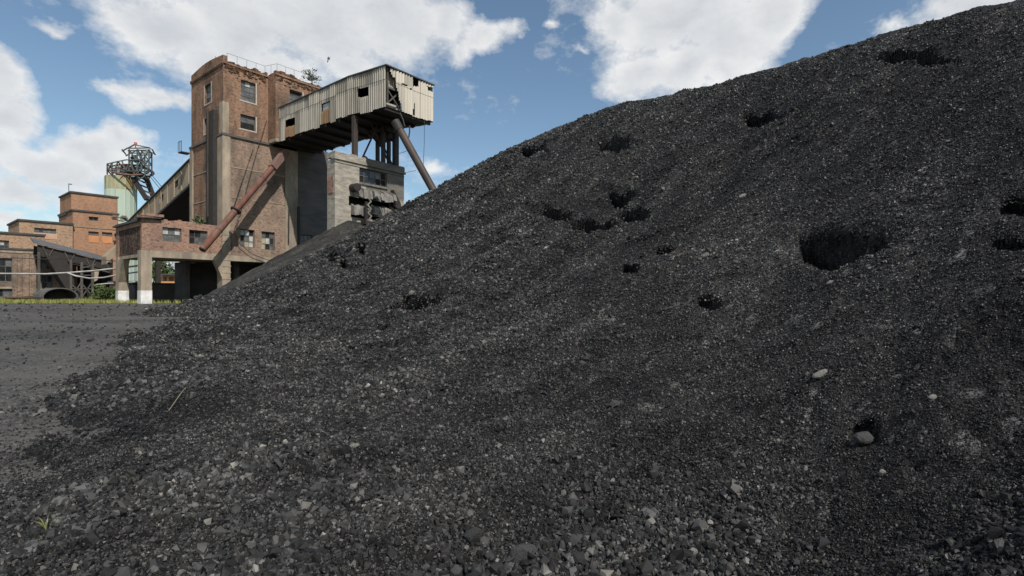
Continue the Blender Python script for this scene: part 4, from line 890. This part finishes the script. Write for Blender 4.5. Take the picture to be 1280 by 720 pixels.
for k in range(16): a_ = q[0]+random.uniform(-.9, 1.2); b_ = q[1]+random.uniform(-.5,.5); z_ = q[2]-.6+random.uniform(0,.8); mb.box(a_, a_+.5, b_, b_+.4, z_, z_+.12)
tag(mb.build('broken_slab', M['stone_ledge']), 'crumbled slabs hanging off the right edge of the orange brick block', 'rubble')
mb = MB(); q0 = onb(133,320,20.)
mb.hexa([(q0[0],20,4.2),(q0[0]+2.5,20,7.4),(q0[0]+2.5,22,7.4),(q0[0],22,4.2),(q0[0],20,6.0-.9),(q0[0]+2.5,20,9.0-.9),(q0[0]+2.5,22,9.0-.9),(q0[0],22,6.0-.9)])
tag(mb.build('sloped_duct', M['gallery_conc']), 'short pale sloping duct between the orange brick block and the annex', 'duct')

# dark sloping conveyor with trestle
D = bthing('coal_conveyor', 'dark grey roofed coal conveyor sloping down to the right in front of the brick halls', 'conveyor', (-6,27,0))
bq = 28.0
R = [onb(42.5,303,bq), onb(137.5,327,bq)]; sl = (R[1][2]-R[0][2])/(R[1][0]-R[0][0])
def dpl(mb, a0, a1, b0, b1, h0, h1, h2=None):
    z = lambda a: R[0][2]+(a-R[0][0])*sl
    h2 = h0 if h2 is None else h2
    mb.hexa([(a0,b0,z(a0)+h0),(a1,b0,z(a1)+h2),(a1,b1,z(a1)+h2),(a0,b1,z(a0)+h0),(a0,b0,z(a0)+h1),(a1,b0,z(a1)+h1),(a1,b1,z(a1)+h1),(a0,b1,z(a0)+h1)])
mb = MB(); a0, a1 = R[0][0]-.1, R[1][0]+.1; z = lambda a: R[0][2]+(a-R[0][0])*sl
mb.hexa([(a0,bq-.25,z(a0)-.12),(a1,bq-.25,z(a1)-.12),(a1,bq+1.6,z(a1)+.55),(a0,bq+1.6,z(a0)+.55),(a0,bq-.25,z(a0)),(a1,bq-.25,z(a1)),(a1,bq+1.6,z(a1)+.67),(a0,bq+1.6,z(a0)+.67)])
mb.build('roof', M['slate'], D)
mb = MB(); dpl(mb, a0+.4, a1-.1, bq, bq+.1, -1.45, -.14, -1.1); dpl(mb, a0+.4, a1-.1, bq+2.2, bq+2.3, -1.45, -.14, -1.1); mb.build('side_panel', M['dark_metal'], D)
mb = MB(); dpl(mb, a0+.4, a1-.1, bq+.11, bq+2.19, -1.45, -1.3)
for k in range(7): a_ = a0+.8+k*(a1-a0-1.4)/6; mb.beam((a_,bq-.06,z(a_)-.15), (a_+.5*(-1)**k,bq-.06,z(a_)-1.4), .1)
mb.build('truss', M['timber'], D)
ch = [onb(x, y, bq) for x, y in ((56,319),(80,322),(92,342),(92,361),(82,361),(72,345))]; mb = MB(); mb.prism([(p[0],bq-.3,p[2]) for p in ch], (0,2.2,0)); mb.build('hopper', M['dark_metal'], D)
for px, b_ in ((88.5,bq-.4),(102,bq-.4),(115.5,bq-.4),(102,bq+1.8),(115.5,bq+1.8),(48.5,bq)):
    mb = MB(); p = onb(px, 366, b_); mb.box(p[0]-.12, p[0]+.12, b_-.12, b_+.12, -.3, min(z(p[0])-1.0, onb(px,316,b_)[2] if px > 60 else z(p[0])-.2)); mb.build('trestle_post', M['timber'], D)
for x0, y0, x1, y1 in ((88.5,355,102,366),(102,352,88.5,372),(102,354,115.5,370),(115.5,352,102,372),(88.5,361,116,361),(88.5,344,116,344),(100,336,120,330)):
    mb = MB(); p, q = onb(x0,y0,bq-.5), onb(x1,y1,bq-.5); mb.beam(p, q, .11); mb.build('brace', M['timber'], D)
mb = MB(); mb.box(onb(96,340,bq+3)[0], onb(140,340,bq+3)[0], bq+2.6, bq+2.8, -.3, onb(96,322,bq+3)[2]); mb.build('back_panel', M['void'], D)
ch = [onb(x, y, bq-.6) for x, y in ((118,338),(124,337),(122,350),(118,352))]; mb = MB(); mb.prism(ch, (0,.6,0)); mb.build('spout', M['concrete'], D)
# pale pipelines and cables crossing in front
def line(name, pts, Y, r, mat, label, cat):
    mb = MB(ID); mb.tube([pt(x, y, Yk) for (x, y), Yk in zip(pts, Y)], r, 6); return tag(mb.build(name, M[mat]), label, cat, 'pipes strung in front of the brick halls')
line('pipeline', [(-40,342.5),(0,342),(58,342.5),(85,341),(118,338.5),(150,335),(177,331.5),(187,331)], [56,56,55,54,53,52,51,51], .10, 'pipe_pale', 'upper pale pipe running level across the front of the brick halls', 'pipe')
line('pipeline', [(84,341),(95,345),(112,348),(130,347),(150,343),(187,338)], [53.5,53.3,53,52.5,52,51], .08, 'pipe_pale', 'lower sagging pale pipe that dips beside the trestle', 'pipe')
line('pipeline', [(120,356),(135,354.5),(148,354),(178,352)], [56,55.5,55,54], .09, 'pipe_pale', 'short pale pipe low beside the annex pillar', 'pipe')
line('cable_span', [(-30,323),(20,322.5),(58,324),(90,322),(130,325),(150,327)], [55,55,55,54,53,52], .04, 'cable', 'thin dark cable sagging above the pale pipes', 'cable')
# ------------------------------------------------------------------ green headframe
YH = 92.; hc = pt(151,366,YH)
HF = thing('headframe', 'pale green clad pit headframe with steel sheave wheels and rusty rim', 'headframe', (hc[0],YH,0))
rz_ = 16/640*YH; zt = pt(151,222,YH)[2]
mb = MB(ID); n = 20
for k in range(n):
    a0, a1 = 2*math.pi*k/n, 2*math.pi*(k+1)/n
    for z0, z1, m in ((0, zt-2.4, 0), (zt-2.4, zt, 1)):
        mb.face([(hc[0]+rz_*math.cos(a0),YH+rz_*math.sin(a0),z0),(hc[0]+rz_*math.cos(a1),YH+rz_*math.sin(a1),z0),(hc[0]+rz_*math.cos(a1),YH+rz_*math.sin(a1),z1),(hc[0]+rz_*math.cos(a0),YH+rz_*math.sin(a0),z1)], m)
    if k % 2 == 0: mb.box(hc[0]+rz_*1.01*math.cos(a0)-.05, hc[0]+rz_*1.01*math.cos(a0)+.05, YH+rz_*1.01*math.sin(a0)-.05, YH+rz_*1.01*math.sin(a0)+.05, 0, zt-.1, 0)
mb.face([(hc[0]+rz_*math.cos(2*math.pi*k/n),YH+rz_*math.sin(2*math.pi*k/n),zt) for k in range(n)], 1)
mb.build('clad_shaft', [M['green_clad'], M['green_rust']], HF)
P = lambda x, y, d=0.: tuple(Vector(pt(x, y, YH))+Vector((-.48*d, .88*d, 0)))
def bars(name, L, r, mat, par): 
    mb = MB(ID)
    for (x0, y0, d0), (x1, y1, d1) in L: mb.beam(P(x0,y0,d0), P(x1,y1,d1), r)
    return mb.build(name, M[mat], par)
for cx, cy, dd in ((163,214,-1.2), (166,213,1.6)):      # two sheave wheels, seen obliquely
    c = Vector(P(cx, cy, dd)); ex = Vector((1,.15,-.12)).normalized()*3.1; ez = Vector((0,.75,.55)).normalized()*2.0; mb = MB(ID); m_ = 28
    ring = [tuple(c+ex*math.cos(2*math.pi*k/m_)+ez*math.sin(2*math.pi*k/m_)) for k in range(m_+1)]; mb.tube(ring, .16, 6)
    for k in range(0, m_, 4): mb.beam(tuple(c), ring[k], .10)
    mb.tube([tuple(c-Vector((0,.4,-.2))), tuple(c+Vector((0,.4,-.2)))], .35, 8); mb.build('sheave_wheel', M['rust_steel'], HF)
pl = []
for d in (-2., 2.):
    pl += [((137,216,d),(187,217,d)), ((137,208,d),(150,205,d)), ((137,208,d),(137,221,d)), ((143,207,d),(143,221,d)), ((150,205,d),(160,203,d)), ((160,203,d),(176,203,d)), ((176,203,d),(188,213,d)), ((137,216,d),(143,207,d)), ((150,205,d),(146,216,d)),
           ((155,204,d),(160,218,d)), ((165,203,d),(171,222,d)), ((171,222,d),(180,214,d)), ((188,213,d),(182,224,d)), ((160,218,d),(165,203,d)), ((171,222,d),(178,226,d)), ((182,224,d),(178,226,d)), ((150,218,d),(171,222,d))]
pl += [((x,y,-2),(x,y,2)) for x, y in ((137,216),(137,208),(150,205),(176,203),(188,213),(171,222))]
bars('platform', pl, .16, 'teal_steel', HF)
pl = []
for d in (-1.8, 1.8):
    for x in (163.5, 173.5, 179, 188): pl.append(((x,191,d),(x,217,d)))
    pl += [((162,191.5,d),(189,190.5,d)), ((162,188.5,d),(189,188,d)), ((155,192,d),(162,188,d)), ((188,188,d),(193,190.5,d)), ((163.5,191,d),(173.5,204,d)), ((173.5,191,d),(179,204,d)), ((179,204,d),(188,191,d)), ((179,191,d),(188,204,d)), ((163.5,204,d),(188,204,d)), ((162,188.5,d),(170,184,d)), ((170,184,d),(189,188,d))]
pl += [((x,190,-1.8),(x,190,1.8)) for x in (155,163.5,173.5,188,192)]
bars('upper_frame', pl, .17, 'teal_steel', HF)
bars('machinery', [((166,196,0),(172,202,0)), ((168,214,-1),(182,222,1)), ((158,211,0),(172,213,0)), ((152,214,0),(166,216,-.5))], .75, 'dark_metal', HF)
for (xa, ya, xb, yb, d) in ((168,224,185,251,-1.2), (182,222,192,248,1.2)):
    bars('raking_leg', [((xa,ya,d),(xb,yb,d))], .62, 'dark_metal', HF)
for k in range(4):
    t0, t1 = k/4, (k+1)/4; bars('leg_brace', [((168+17*t0,224+27*t0,-1.2),(182+10*t1,222+26*t1,1.2))], .22, 'rust_steel', HF)
mb = MB(ID); mb.tube([P(169.5,185), P(169.5,181)], .07, 6); mb.build('lamp_pole', M['dark_metal'], HF)
mb = MB(ID); mb.tube([P(169.5,181), P(169.5,179.5), P(169.5,178)], .24, 8); mb.build('beacon_lamp', M['lamp_red'], HF)
for k, (x0, y0, x1, y1) in enumerate(((188,217,205,236), (188,221,202,238))): mb = MB(ID); mb.tube([P(x0,y0), P(x1,y1,3)], .05, 5); mb.build('winding_rope', M['cable'], HF)

# ------------------------------------------------------------------ yard clutter by the halls
dr = pt(80,378,53); DR = thing('steel_drum', 'large dark open steel drum lying half buried in the grass', 'drum', (dr[0],53,0)); n = 22; r = 1.35
mb = MB(ID); ax = Vector((-.85,.5,0)).normalized(); c0 = Vector((dr[0]+.35,52.2,.45))
for t0, t1 in ((0, 2.2),):
    xs = Vector((.5,.85,0)); 
    for k in range(n):
        a0, a1 = 2*math.pi*k/n, 2*math.pi*(k+1)/n
        q = lambda a, t, rr: tuple(c0+ax*t+xs*math.cos(a)*rr*1.12+Vector((0,0,math.sin(a)*rr*.72)))
        mb.face([q(a0,t0,r),q(a1,t0,r),q(a1,t1,r),q(a0,t1,r)], 0, True); mb.face([q(a0,t0,r*.9),q(a1,t0,r*.9),q(a1,t1,r*.9),q(a0,t1,r*.9)], 0, True); mb.face([q(a0,t0,r),q(a1,t0,r),q(a1,t0,r*.9),q(a0,t0,r*.9)])
    mb.face([q(2*math.pi*k/n,t1,r) for k in range(n)])
mb.build('shell', M['drum'], DR)
SK = thing('rusty_skip', 'low rust red steel skip lying in the grass near the left edge', 'skip', pt(28,377,54))
mb = MB(ID); p, q = pt(10,377,54), pt(44,371,54)
mb.hexa([(p[0],54,0),(q[0]-.2,54,0),(q[0]-.2,55.2,0),(p[0],55.2,0),(p[0]-.2,53.8,q[2]-.1),(q[0],53.8,q[2]+.1),(q[0],55.4,q[2]+.1),(p[0]-.2,55.4,q[2]-.1)]); mb.build('body', M['rust_skip'], SK)
mb = MB(ID); mb.box(p[0]-.25,q[0]+.06,53.72,53.79,q[2]-.12,q[2]+.02); mb.build('rim', M['rust_steel'], SK)
mb = MB(ID); p = pt(47,377,53.5); mb.hexa([(p[0]-.4,53.4,0),(p[0]+.4,53.4,0),(p[0]+.5,53.8,0),(p[0]-.4,53.8,0),(p[0]-.4,53.5,.4),(p[0]+.3,53.5,.12),(p[0]+.3,53.8,.12),(p[0]-.4,53.8,.4)]); tag(mb.build('concrete_chunk', M['concrete']), 'pale concrete chunk in the grass beside the rusty skip', 'rubble')
# grass strip
mb = MB(ID)
for k in range(15000):
    px = random.uniform(-70, 232); Y = random.uniform(43.5, 57)
    if Y < 45.3+2.6*(.5+float(vnoise(np.array([px*.045]), np.array([.3]), 6)[0]))+random.uniform(-.5,.5): continue
    if px > 120 and random.random() < (px-120)/112*.85: continue
    if vnoise(np.array([px*.11]), np.array([Y*.9]), 5)[0] < -.2: continue
    x = (px-640)/f*Y; z = float(-.05-.8*math.exp(-(Y-3)/7.)); h = random.uniform(.12, .42)*(1.5 if Y > 54 else 1.); a = random.uniform(0, 6.28); w = .05
    dx, dy = math.cos(a)*w, math.sin(a)*w; lx = random.uniform(-.15,.15)
    mb.face([(x-dx,Y-dy,z-.05),(x+dx,Y+dy,z-.05),(x+lx,Y+random.uniform(-.1,.1),z+h)])
g = mb.build('grass', M['grass']); g['kind'] = 'stuff'; g['label'] = 'yellowish green grass strip along the foot of the buildings'; g['category'] = 'grass'
# bird
bp = Vector(pt(410,74,42)); BD = thing('bird', 'small dark bird flying in the sky above the gallery roof', 'bird', tuple(bp))
mb = MB(ID); mb.tube([tuple(bp+Vector((-.02,0,-.17))), tuple(bp+Vector((.0,0,-.05))), tuple(bp+Vector((.02,0,.08))), tuple(bp+Vector((.05,-.02,.2)))], .035, 8, r2=.03)
for s in (-1, 1):
    w0 = bp+Vector((.02,0,.06)); w1 = bp+Vector((.10*s,.1,.18)); w2 = bp+Vector((.14*s-.03,.22,.30)); w3 = bp+Vector((.05*s,.12,-.06))
    mb.prism([tuple(w0), tuple(w1), tuple(w2), tuple(w3)], (0,.012,.004))
mb.prism([tuple(bp+Vector((-.03,0,-.14))), tuple(bp+Vector((.02,0,-.14))), tuple(bp+Vector((-.01,0,-.27))), tuple(bp+Vector((-.09,0,-.24)))], (0,.012,0))
mb.build('body', M['bird'], BD)

# ------------------------------------------------------------------ light, sky, camera
SUN_EL = 50.; SAZ = math.atan2(.547, -.837)              # azimuth from +Y towards +X
sd = Vector((math.sin(SAZ)*math.cos(math.radians(SUN_EL)), math.cos(SAZ)*math.cos(math.radians(SUN_EL)), math.sin(math.radians(SUN_EL))))
sun = bpy.data.lights.new('sun', 'SUN'); sun.energy = 4.9; sun.angle = math.radians(.53); sun.color = (1.0,.955,.89)
so = bpy.data.objects.new('sun', sun); COL.objects.link(so); so.rotation_euler = sd.to_track_quat('Z', 'Y').to_euler(); so.location = (20,-20,40)
w = bpy.data.worlds.new('World'); SC.world = w; w.use_nodes = True; nt = w.node_tree; nt.nodes.clear(); l = nt.links
out = nt.nodes.new('ShaderNodeOutputWorld'); bg = nt.nodes.new('ShaderNodeBackground'); l.new(bg.outputs[0], out.inputs[0])
sky = nt.nodes.new('ShaderNodeTexSky'); sky.sky_type = 'NISHITA'; sky.sun_disc = False; sky.sun_elevation = math.radians(SUN_EL); sky.sun_rotation = SAZ; sky.air_density = 1.0; sky.dust_density = .6; sky.ozone_density = 1.0; sky.altitude = 150
SKYS = .10
dirv = N(nt, 'ShaderNodeTexCoord').outputs['Generated']
def vdir(px, py): v = Vector(((px-640)/f, 1., (HY-py)/f)); return v.normalized(), v.length
CL = [(200,28,88,42,1),(300,25,110,62,1),(400,28,125,68,1),(490,22,85,48,1),(552,22,42,32,.9),(262,72,70,34,1),(335,82,90,30,1),(440,78,55,24,.9),
      (604,46,46,24,.85),(572,62,28,18,.7),(640,36,26,14,.75), (192,122,56,20,.8),(148,110,36,12,.6),(228,128,34,22,.8),
      (6,96,48,36,1),(14,145,50,42,1),(-10,185,60,36,.9),(112,190,66,30,1),(156,178,40,24,.95),(70,212,80,30,1),(20,240,80,22,.8),(110,246,60,20,.75),(0,272,70,14,.7),
      (66,26,40,12,.7), (850,18,120,56,1),(800,90,52,34,.9),(905,50,95,52,1),(965,14,62,44,.95),(770,22,45,26,.8),(778,108,40,18,.7),(850,88,62,34,1),(900,85,50,28,.9),
      (1195,14,72,24,.85),(1245,2,60,22,.9),(1120,30,26,9,.55),(545,203,15,11,.55),(690,33,10,7,.5),(720,60,14,6,.35),
      (350,-80,280,90,1),(880,-80,190,80,1),(-120,-20,60,60,.9),(-160,180,90,80,1),(1420,-60,160,80,1)]
field = None
warp = N(nt, 'ShaderNodeTexNoise', Scale=7., Detail=5., Roughness=.62); l.new(dirv, warp.inputs['Vector'])
wv = N(nt, 'ShaderNodeVectorMath', operation='SUBTRACT'); l.new(warp.outputs['Color'], wv.inputs[0]); wv.inputs[1].default_value = (.5,.5,.5)
ws = N(nt, 'ShaderNodeVectorMath', operation='SCALE'); l.new(wv.outputs[0], ws.inputs[0]); ws.inputs['Scale'].default_value = .10
wd = N(nt, 'ShaderNodeVectorMath', operation='ADD'); l.new(dirv, wd.inputs[0]); l.new(ws.outputs[0], wd.inputs[1])
for px, py, rx, ry, wt in CL:
    v, Ln = vdir(px, py); mp = N(nt, 'ShaderNodeMapping', vector_type='TEXTURE')
    mp.inputs['Location'].default_value = v; az = math.atan2(v.x, v.y); mp.inputs['Rotation'].default_value = (0, 0, -az)
    k = 1/f/Ln; mp.inputs['Scale'].default_value = (rx*1.28*k*math.cos(az), .5, ry*1.28*k)
    l.new(wd.outputs[0], mp.inputs[0]); gr = N(nt, 'ShaderNodeTexGradient', gradient_type='SPHERICAL'); l.new(mp.outputs[0], gr.inputs[0])
    val = math_n(nt, 'MULTIPLY', gr.outputs['Fac'], wt)
    field = val if field is None else math_n(nt, 'SMOOTH_MAX', field, val, .12)
n1 = noise(nt, dirv, 8., 11, .68, (1,1,1.7)); n2 = noise(nt, dirv, 4., 4, .6, (1,1,1.8))
F = math_n(nt, 'ADD', field, math_n(nt, 'MULTIPLY_ADD', n1, 1.1, -.55))
# scattered clouds elsewhere round the sky (behind and above)
sx = N(nt, 'ShaderNodeSeparateXYZ'); l.new(dirv, sx.inputs[0])
back = ramp(nt, math_n(nt, 'MULTIPLY_ADD', sx.outputs[1], -1., .5), .2, .6)
gen = math_n(nt, 'MULTIPLY', back, ramp(nt, noise(nt, dirv, 2.6, 6, .6, (1,1,2)), .5, .62)); F = math_n(nt, 'MAXIMUM', F, math_n(nt, 'MULTIPLY', gen, .6))
dens = ramp(nt, F, .13, .53)
core = ramp(nt, math_n(nt, 'ADD', field, math_n(nt, 'MULTIPLY_ADD', n2, 1.1, -.55)), .25, .80)
cloud_c = mix(nt, core, (8.8,8.75,8.6), (6.9,7.0,7.1)); cloud_c = mix(nt, ramp(nt, n1, .36, .62), mix(nt, 1., cloud_c, (.84,.86,.89), 'MULTIPLY'), cloud_c)
skyc = mix(nt, 1., sky.outputs[0], (1.10,1.17,1.12), 'MULTIPLY')
col = mix(nt, math_n(nt, 'MULTIPLY', dens, .93), skyc, cloud_c)
l.new(col, bg.inputs[0]); bg.inputs[1].default_value = SKYS
cam = bpy.data.cameras.new('camera'); cam.lens = 18; cam.sensor_width = 36; cam.clip_start = .05; cam.clip_end = 6000; cam.shift_y = (HY-360)/1280
co = bpy.data.objects.new('camera', cam); COL.objects.link(co); co.location = (0,0,CZ); co.rotation_euler = (math.radians(90),0,0); SC.camera = co
SC.view_settings.view_transform = 'Standard'; SC.view_settings.look = 'None'; SC.view_settings.exposure = .12; SC.view_settings.gamma = 1.
SC.view_settings.use_curve_mapping = False
SC.render.engine = 'CYCLES'; SC.cycles.max_bounces = 6
